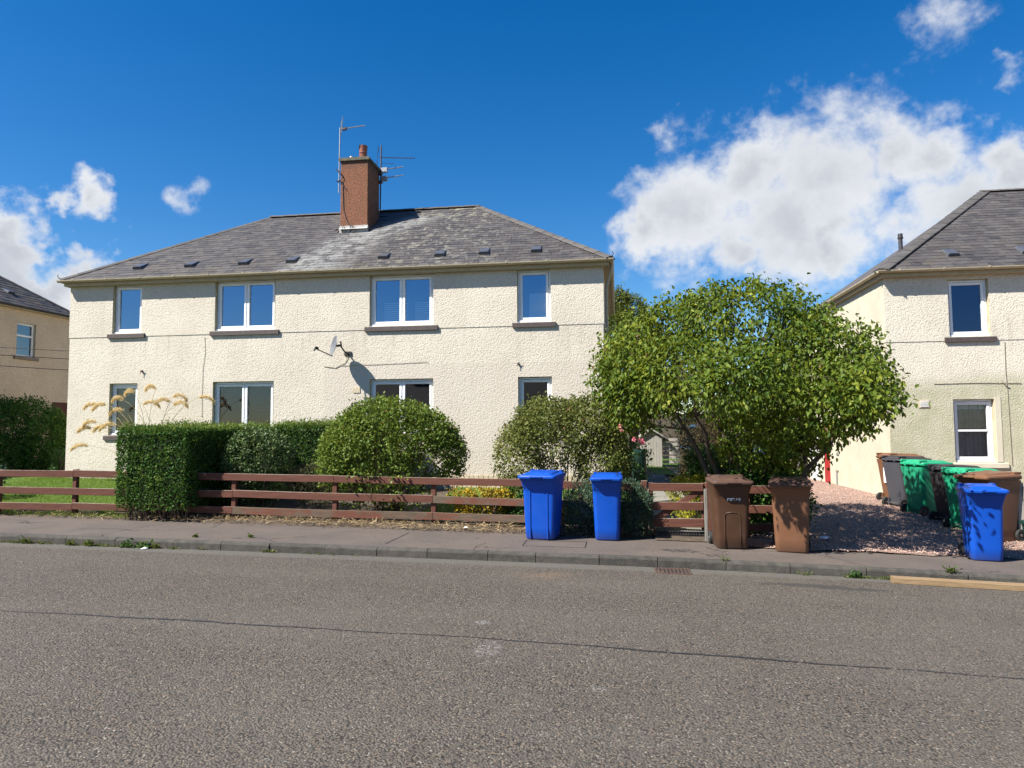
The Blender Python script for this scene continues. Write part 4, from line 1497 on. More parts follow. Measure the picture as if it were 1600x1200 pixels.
wr2 = window(nb, OPR2[0], NY0, 1, True, 'glass_dim', style='bar', sill_mat='smooth_paint', sx=.22)
for sgn, xa, xb in ((0, 7.5, 8.31),):
    mb = MB()
    n_ = 60
    for i in range(n_):
        for_x = [xa + (xb - xa) * (i + k_) / n_ for k_ in (0, 1)]
        yy = [NY0 + .27 + .036 * math.sin(x * 34) + .014 * math.sin(x * 71 + 1) for x in for_x]
        mb.quad((for_x[0], yy[0], .98), (for_x[1], yy[1], .98), (for_x[1], yy[1], 2.36), (for_x[0], yy[0], 2.36))
    mb.build('curtain', M['curtain'], wr2, smooth=True)
mb = MB()
mb.box(7.56, 8.25, NY0 + .235, NY0 + .245, 2.16, 2.32)
mb.build('blind', M['blind_white'], wr2)
mb = MB()
mb.bbox(8.335, 8.46, NY0 - .012, NY0 + .01, .98, 2.42, .004)
mb.build('window_margin', M['smooth_paint'], wr2)
mb = MB()
mb.box(6.76, 6.99, NY0 - .012, NY0 + .01, 2.19, 2.38)
vb = mb.build('wall_vent', M['brick_paint'], nb)
mb = MB()
for i in range(5):
    mb.box(6.785, 6.965, NY0 - .026, NY0 - .013, 2.22 + i * .028, 2.236 + i * .028)
mb.build('grille', M['white_paint'], vb)
mb = MB()
mb.tube([(8.60, NY0 - .012, 3.66), (8.59, NY0 - .012, 3.0), (8.61, NY0 - .012, 2.5), (8.62, NY0 - .012, 1.6), (8.63, NY0 - .012, .9)], .0055, 5)
mb.tube([(7.1, NY0 - .010, 2.73), (7.9, NY0 - .010, 2.74), (8.9, NY0 - .010, 2.72)], .006, 5)
mb.tube([(8.50, NY0 - .02, 2.78), (8.53, NY0 - .06, 2.72), (8.6, NY0 - .05, 2.70)], .012, 5)
mb.build('cable', M['old_cable'], nb)
QX0, QX1, QY0, QY1, QZ = 5.95, 20.2, 16.78, 24.2, 5.33
QA, QB, QR, QRZ = 10.05, 16.1, 20.6, 8.22
rf2 = roof(nb, QX0, QX1, QY0, QY1, QZ, QA, QB, QR, QRZ)
V2 = Vector((0, QR - QY0, QRZ - QZ))
s2 = V2.length
slate_face(rf2, (QX0, QY0 - .03, QZ - .02), (1, 0, 0), V2, lambda v: ((QA - QX0) * v / s2, min((QX1 - QX0) - (QX1 - QB) * v / s2, 6.6)), s2, (0, 0, 1.75), 240)
hip_run(rf2, (QX0 + .02, QY0 - .02, QZ + .005), (QA, QR, QRZ), hw=.19, mat='hip_dark')
hip_run(rf2, (QA - .05, QR, QRZ + .01), (QB, QR, QRZ + .01), .45, name='ridge_tile')
for x in (7.73, 9.29):
    roof_vent(rf2, x, 0.55, (QX0, QY0, QZ), V2, .26)
gutter(nb, QX0 + .02, QX1, QY0 - .035, QY1, QZ - .015)
eaves(nb, QX0, QX1, QY0 - .03, QY1, QZ - .01, NX0, NX1, NY0, NY1)
mb = MB()
mb.tube([(7.48, 19.5, 6.25), (7.48, 19.5, 6.80)], .052, 12)
mb.tube([(7.48, 19.5, 6.72), (7.48, 19.5, 6.76), (7.48, 19.5, 6.765), (7.48, 19.5, 6.86)], [.062, .072, .06, .06], 12)
mb.build('flue', M['dark_metal'], nb)
mb = MB()
mb.bbox(NX0 - .035, NX0 + .01, 21.62, 22.05, .12, 2.1, .006)
mb.build('door', M['red_paint'], nb, label='narrow red door edge on the side wall')
mb = MB()
mb.bbox(NX0 - .03, NX0 + .01, 22.75, 23.6, .12, 2.1, .006)
mb.build('door', M['white_paint'], nb, label='white door on the side wall')
mb = MB()
for Y, z1 in ((20.95, .55), (23.0, .48)):
    mb.tube([(NX0 - .03, Y, .05), (NX0 - .03, Y, z1), (NX0 - .03, Y - .12, z1 + .02)], .018, 6)
mb.box(NX0 - .03, NX0 + .005, 20.75, 20.95, 1.0, 1.04)
mb.build('gas_pipe', M['metal'], nb)

# ---- the house at the left edge (we see its shaded flank)
LX, LY0, LY1 = -18.10, 13.9, 20.9
lh = thing('house', 'tan house in the left background whose shaded side wall shows past the cream block', 'house')
mb = MB()
OPL = [(0, 0, 0, 0)]
WY0, WY1, WZ0, WZ1 = 18.75, 19.45, 4.08, 5.12


def flank(mb, y0, y1, z0, z1, X, ops):
    ys = sorted({y0, y1, *[v for o in ops for v in o[:2]]})
    zs = sorted({z0, z1, *[v for o in ops for v in o[2:]]})
    for a, b in zip(ys, ys[1:]):
        for c, d in zip(zs, zs[1:]):
            if any(o[0] < (a + b) / 2 < o[1] and o[2] < (c + d) / 2 < o[3] for o in ops):
                continue
            mb.quad((X, a, c), (X, b, c), (X, b, d), (X, a, d))


flank(mb, LY0, LY1, 0, 5.55, LX, [(WY0, WY1, WZ0, WZ1)])
mb.quad((LX - 12, LY0, 0), (LX, LY0, 0), (LX, LY0, 5.55), (LX - 12, LY0, 5.55))
mb.quad((LX, LY1, 0), (LX - 12, LY1, 0), (LX - 12, LY1, 5.55), (LX, LY1, 5.55))
mb.build('wall', M['harl_left'], lh)
mb = MB()
mb.box(LX - 2.0, LX - 1.95, LY0 + .1, LY1 - .1, .3, 5.4)
mb.build('room_partition', M['interior'], lh)
mb = MB()
t = .06
mb.bbox(LX - .14, LX - .08, WY0, WY0 + t, WZ0, WZ1)
mb.bbox(LX - .14, LX - .08, WY1 - t, WY1, WZ0, WZ1)
mb.bbox(LX - .139, LX - .08, WY0 + t, WY1 - t, WZ0, WZ0 + t)
mb.bbox(LX - .139, LX - .08, WY0 + t, WY1 - t, WZ1 - t, WZ1)
mb.bbox(LX - .139, LX - .075, WY0 + t, WY1 - t, WZ0 + .62, WZ0 + .68)
wl = mb.build('window', M['upvc'], lh)
mb = MB()
mb.quad((LX - .11, WY0 + t, WZ0 + t), (LX - .11, WY1 - t, WZ0 + t), (LX - .11, WY1 - t, WZ1 - t), (LX - .11, WY0 + t, WZ1 - t))
mb.build('pane', M['glass'], wl)
mb = MB()
for (a, b, c, d) in ((WY0, WY0, WZ0, WZ1), (WY1, WY1, WZ0, WZ1)):
    mb.quad((LX, a, c), (LX - .2, a, c), (LX - .2, a, d), (LX, a, d))
for z in (WZ0, WZ1):
    mb.quad((LX, WY0, z), (LX, WY1, z), (LX - .2, WY1, z), (LX - .2, WY0, z))
mb.build('reveal', M['reveal'], wl)
mb = MB()
mb.bbox(LX - .05, LX + .06, WY0 - .1, WY1 + .1, WZ0 - .1, WZ0 - .004)
mb.build('sill', M['opp_wall'], wl)
mb = MB()
mb.bbox(LX - .01, LX + .02, 20.2, 21.0 - .12, .3, 2.72)
mb.build('door', M['rail_red'], lh)
mb = MB()
mb.bbox(LX - .01, LX + .03, 18.85, 19.1, 2.35, 2.62)
mb.build('wall_vent', M['opp_wall'], lh)
LEX = LX + .2
rf3 = roof(lh, LX - 12, LEX, LY0 - .2, LY1 + .2, 5.60, LX - 8, LEX - 3.85, (LY0 + LY1) / 2, 8.25)
V3 = Vector((-3.85, 0, 2.65))
s3 = V3.length
W3 = LY1 - LY0 + .4
slate_face(rf3, (LEX + .03, LY0 - .2, 5.58), (0, 1, 0), V3, lambda v: (max(W3 / 2 * v / s3, 2.4), W3 - W3 / 2 * v / s3), s3, (0, 0, 1.75), 200, cw=.28, ex=.19)
hip_run(rf3, (LEX, LY1 + .2, 5.61), (LEX - 3.85, (LY0 + LY1) / 2, 8.25), mat='hip_dark', hw=.13)
hip_run(rf3, (LEX, LY0 - .2, 5.61), (LEX - 3.85, (LY0 + LY1) / 2, 8.25), mat='hip_dark', hw=.13)
mb = MB()
vv = V3.normalized()
p = Vector((LEX, 18.9, 5.6)) + vv * .75
nn = Vector((0, 1, 0)).cross(vv)
fr_ = Matrix((Vector((0, 1, 0)), vv, nn)).transposed().to_4x4()
mt = Matrix.Translation(p + nn * .015) @ fr_
mb.loft([[mt @ Vector(q) for q in ((-.13, 0, 0), (.13, 0, 0), (.13, .3, 0), (-.13, .3, 0))], [mt @ Vector(q) for q in ((-.11, -.005, .075), (.11, -.005, .075), (.1, .27, .02), (-.1, .27, .02))]])
mb.build('roof_vent', M['vent'], rf3)
mb = MB()
r_ = .055
prof = [(-r_ * math.cos(a), -r_ * math.sin(a)) for a in np.linspace(0, math.pi, 9)]
ring = prof + [(q[0] * .9, q[1] * .9) for q in reversed(prof)]
mb.loft([[(LEX + .03 + q[0], y_, 5.585 + q[1]) for q in ring] for y_ in (LY0 - .2, LY1 + .2)])
mb.build('gutter', M['dark_metal'], lh)
mb = MB()
mb.box(LX, LEX + .0, LY0, LY1 + .1, 5.50, 5.53)
mb.build('soffit', M['fascia'], lh)

# ---- wires from the left house to the cream block
wires = thing('overhead_wire', 'thin overhead wires strung between the tan house and the cream block', 'wire')
for z0, z1, sag in ((4.05, 3.98, .03), (3.93, 3.75, .05), (3.70, 3.42, .05)):
    mb = MB()
    mb.tube([Vector((LX - 2, 13.6, z0 + .12)).lerp(Vector((HX0, 18.2, z1)), q / 8) - Vector((0, 0, sag * 4 * (q / 8) * (1 - q / 8))) for q in range(9)], .009, 5)
    mb.build('wire', M['wire'], wires)

# ---- the low houses across the road, seen only as mirror images in the lower windows
for i, (cx, wd, rz_) in enumerate(((-15.5, 9.0, 5.0), (-3.5, 10.0, 4.9), (9.5, 10.0, 5.0))):
    b_ = thing('bungalow', ('dark-roofed bungalow across the road mirrored in the far left ground-floor window', 'dark-roofed bungalow across the road mirrored in the double ground-floor window by the dish',
                            'dark-roofed bungalow across the road mirrored in the ground-floor window above the thin bush')[i], 'bungalow', group='bungalows across the road')
    mb = MB()
    mb.box(cx - wd / 2, cx + wd / 2, -18, -10.5, -.6, 2.6)
    mb.build('wall', M['opp_wall'], b_)
    mb = MB()
    x0, x1 = cx - wd / 2 - .3, cx + wd / 2 + .3
    mb.add([(x0, -18.3, 2.6), (x1, -18.3, 2.6), (x1, -10.2, 2.6), (x0, -10.2, 2.6), (cx - wd * .28, -14.2, rz_ + .45), (cx + wd * .28, -14.2, rz_ + .45)], [(0, 1, 5, 4), (1, 2, 5), (2, 3, 4, 5), (3, 0, 4), (3, 2, 1, 0)])
    rb = mb.build('roof', M['opp_roof'], b_)
    mb = MB()
    mb.box(cx + 1.0, cx + 1.9, -14.6, -13.9, rz_ - .2, rz_ + 1.2)
    mb.build('chimney', M['opp_wall'], rb)
    for xx in (-2.5, 2.2):
        mb = MB()
        mb.box(cx + xx - .7, cx + xx + .7, -10.51, -10.46, .9, 2.1)
        mb.build('window', M['upvc'], b_)


# ================================================================== FENCES
FX = [-16.5, -14.9, -13.2, -11.62, -10.10, -6.96, -5.02, -3.21, -1.55, -0.62, 0.42]


def fence_y(x):
    return float(np.interp(x, [-16.5, -11.6, -10.1, -6.96, -5.0, -3.2, 0.42], [11.55, 11.72, 11.84, 11.98, 11.99, 12.03, 11.86]))


fence = thing('rail_fence', 'red-brown three-rail timber fence running along the back of the pavement', 'fence', (0, 0, 0))
TOPS = (0.872, 0.560, 0.272)
for i, x in enumerate(FX):
    y = fence_y(x) + 0.062
    mb = MB()
    t = T(x, y)
    top = base(x) + 0.865 + (0.03 if i in (4,) else 0)
    mb.bbox(x - .042, x + .042, y - .042, y + .042, t - .15, top, .006)
    mb.build('post', M['rail_red'], fence)
for r_, tz in enumerate(TOPS):
    # board joints fall on different posts for each rail
    js = {0: [0, 2, 4, 6, 8, 10], 1: [0, 1, 3, 5, 7, 9, 10], 2: [0, 2, 4, 5, 7, 9, 10]}[r_]
    for a, b in zip(js, js[1:]):
        xa, xb = FX[a] + .004, FX[b] - .004
        mb = MB()
        n = 5
        hgt = 0.128 + random.uniform(-.006, .006)
        ja, jb = random.uniform(-.012, .012), random.uniform(-.012, .012)
        rings = []
        for k_ in range(n + 1):
            q = k_ / n
            x = xa + (xb - xa) * q
            y = fence_y(x)
            z = base(x) + tz + ja * (1 - q) + jb * q - .008 * math.sin(math.pi * q)
            c = .004
            rings.append([Vector((x, y - .019 + u, z - hgt + v)) for u, v in ((c, 0), (.038 - c, 0), (.038, c), (.038, hgt - c), (.038 - c, hgt), (c, hgt), (0, hgt - c), (0, c))])
        mb.loft([list(reversed(q)) for q in rings])
        worn = (r_ == 2 and xa > -7.5) or (r_ == 1 and xa > -5.5)
        mb.build('rail', M['rail_worn' if worn else 'rail_red'], fence, label='weathered rail with worn paint' if worn else 'red-brown painted rail')

gate = thing('garden_gate', 'low brown timber gate with a diagonal brace, left of the lettered brown bin', 'gate', (0, 0, 0))
GY = 11.72
gz = lambda x: base(x)
for tz, h in ((.865, .125), (.565, .13), (.30, .14)):
    mb = MB()
    mb.bbox(.54, 1.36, GY - .018, GY + .018, tz - h, tz, .004)
    mb.build('rail', M['rail_red'], gate)
for x in (.50, 1.33):
    mb = MB()
    mb.bbox(x, x + .07, GY + .02, GY + .06, .12, .87, .004)
    mb.build('stile', M['rail_red'], gate)
mb = MB()
mt = Matrix.Translation((.94, GY + .035, .50)) @ Matrix.Rotation(-R(33), 4, 'Y')
mb.bbox(-.46, .46, -.014, .014, -.05, .05, .004, mat=mt)
mb.build('brace', M['rail_red'], gate)
mb = MB()
for i in range(17):
    rod(mb, (.62 + i * .042, GY + .01, -.0), (.62 + i * .042, GY + .01, .13), .004, 4)
for z in (.0, .045, .09, .13):
    rod(mb, (.6, GY + .008, z), (1.32, GY + .008, z), .004, 4)
mb.build('mesh_panel', M['dark_metal'], gate)
for x, mt_, top, nm, lb in ((.43, 'rail_red', .9, 'gate_post', 'round-topped brown gate post on the hinge side beside the blue-green shrub'), (1.45, 'rail_red', .88, 'gate_post', 'dark brown gate post behind the lettered brown bin')):
    mb = MB()
    mb.bbox(x - .05, x + .05, GY + .0, GY + .10, -.2, top, .012)
    p_ = mb.build(nm, M[mt_])
    p_['label'] = lb
    p_['category'] = 'post'
mb = MB()
mb.bbox(1.345, 1.395, GY - .29, GY - .24, -.1, .80, .006)
gp = mb.build('wooden_stake', M['grey_wood'])
gp['label'] = 'slim grey weathered stake right of the gate beside the lettered brown bin'
gp['category'] = 'stake'
f2 = thing('rail_fence', 'short shaded brown rail fence under the tree between the two brown bins', 'fence')
for x in (2.06, 2.72):
    mb = MB()
    mb.bbox(x - .04, x + .04, 11.78, 11.86, -.2, .80, .006)
    mb.build('post', M['rail_red'], f2)
for tz in TOPS:
    mb = MB()
    mb.bbox(1.51, 2.78, 11.74, 11.778, tz - .165, tz - .04, .004)
    mb.build('rail', M['rail_red'], f2)
f3 = thing('rail_fence', 'grey weathered timber fence at the right edge behind the blue bin', 'fence')
mb = MB()
mb.bbox(6.32, 6.42, 12.35, 12.45, -.2, .86, .008)
mb.build('post', M['shed'], f3)
mb = MB()
mb.bbox(7.8, 7.9, 12.35, 12.45, -.2, .86, .008)
mb.build('post', M['grey_wood'], f3)
for tz, h in ((.80, .2), (.50, .18), (.2, .18)):
    mb = MB()
    mb.bbox(6.40, 8.6, 12.30, 12.348, tz - h, tz, .004)
    mb.build('rail', M['grey_wood'], f3)


# ================================================================== WHEELIE BINS
def wheelie(label, x, y, rot, body, lid, W=0.58, D=0.72, H=1.06, logo=False, arch=False, ribs=False, panel=False, sticker=False, group=None, tilt=0.0):
    t = thing('wheelie_bin', label, 'wheelie bin', (x, y, T(x, y) - 0.004), R(rot), group)
    zr = H - 0.13          # underside of the rim
    bw, bd = W * .77, D * .70
    tw, td = W * .91, D * .86
    # body: tapered tub flaring out below the rim; front is -Y
    rings = []
    for z, w_, f_, b_, r_ in ((0.015, bw - .03, -bd * .50 + .01, bd * .50 - .05, .05), (0.03, bw, -bd * .5, bd * .5 - .05, .06), (.20, bw + (tw - bw) * .2, -bd * .5 - .02, bd * .5 - .02, .065),
                            (zr - .20, bw + (tw - bw) * .86, -td * .5 + .035, td * .5 - .01, .07), (zr - .13, tw - .014, -td * .5 + .02, td * .5, .07), (zr - .05, tw + .006, -td * .5 - .035, td * .5 + .01, .06), (zr, tw + .018, -td * .5 - .055, td * .5 + .015, .055)):
        rings.append([(p[0], p[1], z) for p in rrect(w_, b_ - f_, r_, 5, 0, (f_ + b_) / 2)])
    mb = MB()
    mb.loft(rings)
    o = mb.build('body', body, t, auto=45)

    def front(z):
        z0, z1 = .2, zr - .20
        f0, f1 = -bd * .5 - .02, -td * .5 + .035
        return f0 + (f1 - f0) * (z - z0) / (z1 - z0)
    # rim
    mb = MB()
    rw, rf_, rb_ = W * .965, -D * .5 - .035, D * .5 - .10
    rr_ = []
    for z, e in ((zr - .002, -.012), (zr + .004, 0), (zr + .03, .0), (zr + .034, -.006)):
        rr_.append([(p[0], p[1], z) for p in rrect(rw + e * 2, rb_ - rf_ + e * 2, .05, 5, 0, (rf_ + rb_) / 2)])
    mb.loft(rr_)
    mb.build('rim', body, t, auto=45)
    # lid: domed, rising to the hinge
    mb = MB()
    lf, lb = -D * .5 - .06, D * .5 - .075
    rr_ = []
    for z, e, k_ in ((zr + .034, .0, .0), (zr + .036, .018, .0), (zr + .060, .020, .2), (zr + .078, .008, .4), (zr + .084, -.03, .6), (zr + .086, -.055, .7), (zr + .104, -.075, .85), (zr + .109, -.10, .9), (zr + .112, -.17, 1.0)):
        rr_.append([(p[0], p[1], z + k_ * .035 * (p[1] - lf) / (lb - lf)) for p in rrect(W + e * 2 - .02, lb - lf + e * 2, max(.03, .055 + e * .2), 5, 0, (lf + lb) / 2)])
    mb.loft(rr_)
    l_ = mb.build('lid', lid, t, auto=30)
    # grip on the lid front, two hinge lugs and the handle bar at the back
    mb = MB()
    mb.bbox(-W * .30, W * .30, lf + .10, lf + .27, zr + .09, zr + .118, .01)
    mb.build('lid_panel', lid, l_)
    mb = MB()
    mb.bbox(-W * .16, W * .16, lf - .035, lf - .01, zr + .045, zr + .07, .006)
    mb.build('lid_grip', lid, l_)
    for s_ in (-1, 1):
        mb = MB()
        mb.bbox(s_ * W * .40 - .025, s_ * W * .40 + .025, lb - .12, lb + .03, zr + .095, zr + .135, .01)
        mb.build('hinge_lug', lid, l_)
    mb = MB()
    yb = D * .5 - .045
    zb = zr + .055
    mb.tube([(-W * .44, yb - .09, zr + .01), (-W * .44, yb - .01, zb - .01), (-W * .43, yb, zb), (W * .43, yb, zb), (W * .44, yb - .01, zb - .01), (W * .44, yb - .09, zr + .01)], .017, 8)
    for s_ in (-.2, .2):
        mb.bbox(W * s_ - .02, W * s_ + .02, yb - .06, yb + .018, zb - .035, zb + .02, .006)
    mb.build('handle', body, t, auto=40)
    # axle and wheels
    mb = MB()
    yw = bd * .5 + .005
    mb.tube([(-W * .44, yw, .10), (W * .44, yw, .10)], .012, 8)
    mb.build('axle', M['wheel'], t)
    for s_ in (-1, 1):
        mb = MB()
        xo, xi = s_ * W * .455, s_ * (W * .455 - .05)
        prof = [(xi, .055), (xi, .092), (xi + s_ * .008, .1), (xo - s_ * .008, .1), (xo, .092), (xo, .06), (xo - s_ * .006, .055)]
        rg = [[(px, yw + pr * math.cos(a), .1 + pr * math.sin(a)) for a in np.linspace(0, 2 * math.pi, 25)[:-1]] for px, pr in prof]
        mb.loft(rg)
        wo = mb.build('wheel', M['rubber'], t, auto=40)
        mb = MB()
        rg = [[(px, yw + pr * math.cos(a), .1 + pr * math.sin(a)) for a in np.linspace(0, 2 * math.pi, 17)[:-1]] for px, pr in ((xi + s_ * .004, .05), (xo - s_ * .008, .058), (xo - s_ * .014, .035), (xo + s_ * .004, .022))]
        mb.loft(rg)
        mb.build('hub', M['wheel'], wo, auto=40)
    for s_ in (-1, 1):      # webs that carry the axle
        mb = MB()
        mb.bbox(s_ * bw * .36 - .012, s_ * bw * .36 + .012, bd * .5 - .08, bd * .5 + .025, .05, .19, .004)
        mb.build('axle_bracket', body, t)
    if ribs:
        mb = MB()
        for s_ in (-1, 1):
            mb.loft([[(s_ * W * .235 + a, front(z) + b, z) for a, b in ((-.012, .01), (-.006, -.014), (.006, -.014), (.012, .01))] for z in (.03, .3, .6, zr - .16)])
        mb.bbox(-W * .22, W * .22, front(.55) - .006, front(.55) + .01, zr - .152, zr - .14, .003)
        mb.build('rib', body, t)
    if panel or ribs:
        mb = MB()
        # curved bib moulded below the rim
        q = []
        for z, e in ((zr - .15, 0.0), (zr - .135, .008), (zr - .06, .02), (zr - .01, .02)):
            q.append([(px, front(zr - .2) - .006 - e - (.05 if z > zr - .03 else (.03 if z > zr - .1 else 0.0)) + .02 * (abs(px) / (W * .4)) ** 2 * 0, z + .03 * (1 - (abs(px) / (W * .42)) ** 2) * (1 if z < zr - .1 else 0)) for px in np.linspace(-W * .40, W * .40, 11)])
        v = [p for r0 in q for p in r0]
        n_ = 11
        mb.add(v, [(i * n_ + j, i * n_ + j + 1, (i + 1) * n_ + j + 1, (i + 1) * n_ + j) for i in range(3) for j in range(n_ - 1)])
        mb.build('front_moulding', body, t, smooth=True)
    if arch:
        mb = MB()
        pts = []
        for a, b in ((-.112, .03), (-.112, .25), (-.112, .44), (-.105, .51), (-.07, .545), (0, .55), (.07, .545), (.105, .51), (.112, .44), (.112, .25), (.112, .03)):
            pts.append((a, front(b) - .002, b))
        mb.tube(pts, .0085, 6)
        mb.build('front_moulding', body, t, smooth=True)
    if sticker:
        mb = MB()
        yb2 = td * .5 - .004
        mb.add([(-.12, yb2, zr - .5), (.03, yb2, zr - .5), (.03, yb2 + .008, zr - .18), (-.12, yb2 + .008, zr - .18)], [(3, 2, 1, 0)])
        mb.build('sticker', M['white_print'], t)
    if logo:
        z0 = .72
        ang = math.atan2(front(.8) - front(.5), .3)
        tc = bpy.data.curves.new('lettering', 'FONT')
        tc.body = 'Fife'
        tc.size = .084
        tc.align_x = 'CENTER'
        tc.offset = .0028
        tc.extrude = .0006
        to = bpy.data.objects.new('lettering', tc)
        COL.objects.link(to)
        dg = bpy.context.evaluated_depsgraph_get()
        me = bpy.data.meshes.new_from_object(to.evaluated_get(dg))
        bpy.data.objects.remove(to)
        me.materials.clear()
        me.materials.append(M['white_print'])
        lo = link('lettering', me, t, loc=(-.015, front(z0) - .0035, z0), rot=(R(90) - ang * -1.0, 0, 0))
        mb = MB()
        for i, (r0, wd) in enumerate(((.007, .0075), (.020, .0075), (.033, .008))):
            for s_ in ((1,) if i == 2 else (1, -1)):
                pts = []
                for k_ in range(9):
                    a = R(-52 + 104 * k_ / 8)
                    pts.append((r0 * math.cos(a) * s_, r0 * 1.15 * math.sin(a)))
                inner = [(p[0] - s_ * wd * .5, p[1] * .96) for p in pts]
                outer = [(p[0] + s_ * wd * .5, p[1]) for p in pts]
                for k_ in range(8):
                    qd = (inner[k_], outer[k_], outer[k_ + 1], inner[k_ + 1])
                    if s_ < 0:
                        qd = tuple(reversed(qd))
                    mb.quad(*[(.085 + p[0], front(z0 + .025 + p[1]) - .0042, z0 + .025 + p[1]) for p in qd])
        mb.build('emblem', M['white_print'], t)
    return t


BG = 'wheelie bins along the pavement'
BR = 'row of wheelie bins by the right-hand house'
wheelie('wide blue bin with ribbed front at the fence, left of the narrow blue bin', -1.19, 11.30, -9, M['bin_blue'], M['bin_blue'], .60, .72, 1.07, ribs=True, group=BG)
wheelie('narrow blue bin standing between the wide blue bin and the garden gate', -0.17, 11.37, -2, M['bin_blue'], M['bin_blue'], .49, .55, 1.05, panel=True, group=BG)
wheelie('brown bin with white council lettering and an arched front panel by the gate', 1.66, 11.08, 2, M['bin_brown'], M['bin_brown_lid'], .58, .72, 1.07, logo=True, arch=True, panel=False, group=BG)
wheelie('brown bin dappled by tree shade at the corner of the pink gravel drive', 2.53, 10.96, -12, M['bin_tan'], M['bin_brown_lid'], .58, .70, 1.07, group=BG)
wheelie('narrow blue bin with leaf shadows in front of the green and brown bins at right', 5.07, 10.84, -9, M['bin_blue'], M['bin_blue'], .50, .56, 1.05, panel=True, group=BG)
wheelie('light brown bin with a white sticker, farthest of the row by the house corner', 6.02, 16.35, 104, M['bin_tan'], M['bin_tan'], .58, .72, 1.06, sticker=True, group=BR)
wheelie('dark grey bin between the stickered brown bin and the first green bin', 5.88, 15.62, 110, M['bin_grey'], M['bin_black'], .58, .72, 1.06, group=BR)
wheelie('bright green bin with round wheel arches left of the black bin', 5.93, 14.80, 112, M['bin_green'], M['bin_green'], .58, .72, 1.06, group=BR)
wheelie('black bin squeezed between the two green bins', 6.08, 13.90, 104, M['bin_black'], M['bin_black'], .58, .72, 1.06, group=BR)
wheelie('shadowed green bin between the black bin and the nearest blue bin', 6.06, 13.28, 112, M['bin_green'], M['bin_green'], .60, .74, 1.07, group=BR)
wheelie('large brown bin with a broad lid behind the blue bin at the right edge', 5.97, 12.42, -64, M['bin_tan'], M['bin_tan'], .60, .76, 1.10, group=BR)
cd = thing('garden_caddy', 'small dark green tub cut off by the right edge beside the blue bin', 'tub', (6.28, 11.55, T(6.28, 11.55)), R(15))
mb = MB()
mb.loft([[(p[0], p[1], z + sl * p[1]) for p in rrect(w_, d_, .04, 4)] for z, w_, d_, sl in ((0, .34, .36, 0), (.40, .42, .46, .0), (.41, .46, .50, 0), (.44, .46, .5, 0.1))])
mb.build('tub', M['green_plastic_dark'], cd, auto=45)
mb = MB()
mb.tube([(-.27, .0, .30), (-.245, .0, .30)], [.09, .09], 16)
mb.build('wheel', M['wheel'], cd)

# ---- timber plank lying in the gutter, and the drain grating
pl = MB()
a, b = Vector((3.38, 9.50, 0)), Vector((8.2, 9.02, 0))
for p in (a, b):
    p.z = road_z(p.x, p.y) + .002
d_ = (b - a).normalized()
s_ = Vector((-d_.y, d_.x, 0))
pl.loft([[p + s_ * u + Vector((0, 0, v)) for u, v in ((-.078, .004), (-.075, 0), (.075, 0), (.078, .004), (.078, .066), (.075, .07), (-.075, .07), (-.078, .066))] for p in (a, a.lerp(b, .33), a.lerp(b, .66), b)])
po = pl.build('timber_plank', M['plank'])
po['label'] = 'long pale sawn timber plank lying in the road against the kerb at the right edge'
po['category'] = 'plank'
gr = thing('drain_grating', 'rusty iron drain grating set in the road at the foot of the kerb', 'drain', (0.70, 9.58, road_z(.7, 9.58)))
mb = MB()
mb.box(-.21, .21, -.16, .16, -.10, .003)
mb.build('pit', M['seal'], gr)
mb = MB()
mb.bbox(-.23, .23, -.19, -.16, -.02, .012, .004)
mb.bbox(-.23, .23, .16, .19, -.02, .012, .004)
mb.bbox(-.23, -.20, -.16, .16, -.02, .012, .004)
mb.bbox(.20, .23, -.16, .16, -.02, .012, .004)
mb.build('frame', M['rust'], gr)
for i in range(8):
    for j in range(2):
        mb = MB()
        x = -.172 + i * .049
        mb.bbox(x - .012, x + .012, -.158 + j * .165, -.008 + j * .165, -.02, .014, .003, mat=Matrix.Shear('XY', 4, (0, 0)) if False else None)
        mb.build('bar', M['rust'], gr)

# ---- scraps of litter on the verge
for (x, y, s__, lb) in ((-2.55, 11.72, .05, 'crumpled white scrap of paper in the dry grass below the fence'), (3.25, 11.9, .09, 'flat pale scrap lying on the shaded pink gravel'), (-7.05, 9.72, .06, 'small white scrap in the gutter near the hedge')):
    mb = MB()
    pts = [(random.uniform(-1, 1) * s__, random.uniform(-1, 1) * s__ * .7, random.uniform(.1, .5) * s__) for _ in range(9)]
    mb.add([(-s__, -.5 * s__, .003), (s__ * .2, -.7 * s__, .01), (s__, 0, .3 * s__), (.3 * s__, .7 * s__, .004), (-.7 * s__, .5 * s__, .35 * s__), (0, 0, .55 * s__)], [(0, 1, 5), (1, 2, 5), (2, 3, 5), (3, 4, 5), (4, 0, 5)])
    z = (road_z(x, y) if y < 9.8 else T(x, y) + .03)
    o = mb.build('litter', M['white_print'])
    o.location = (x, y, z)
    o['label'] = lb
    o['category'] = 'litter'


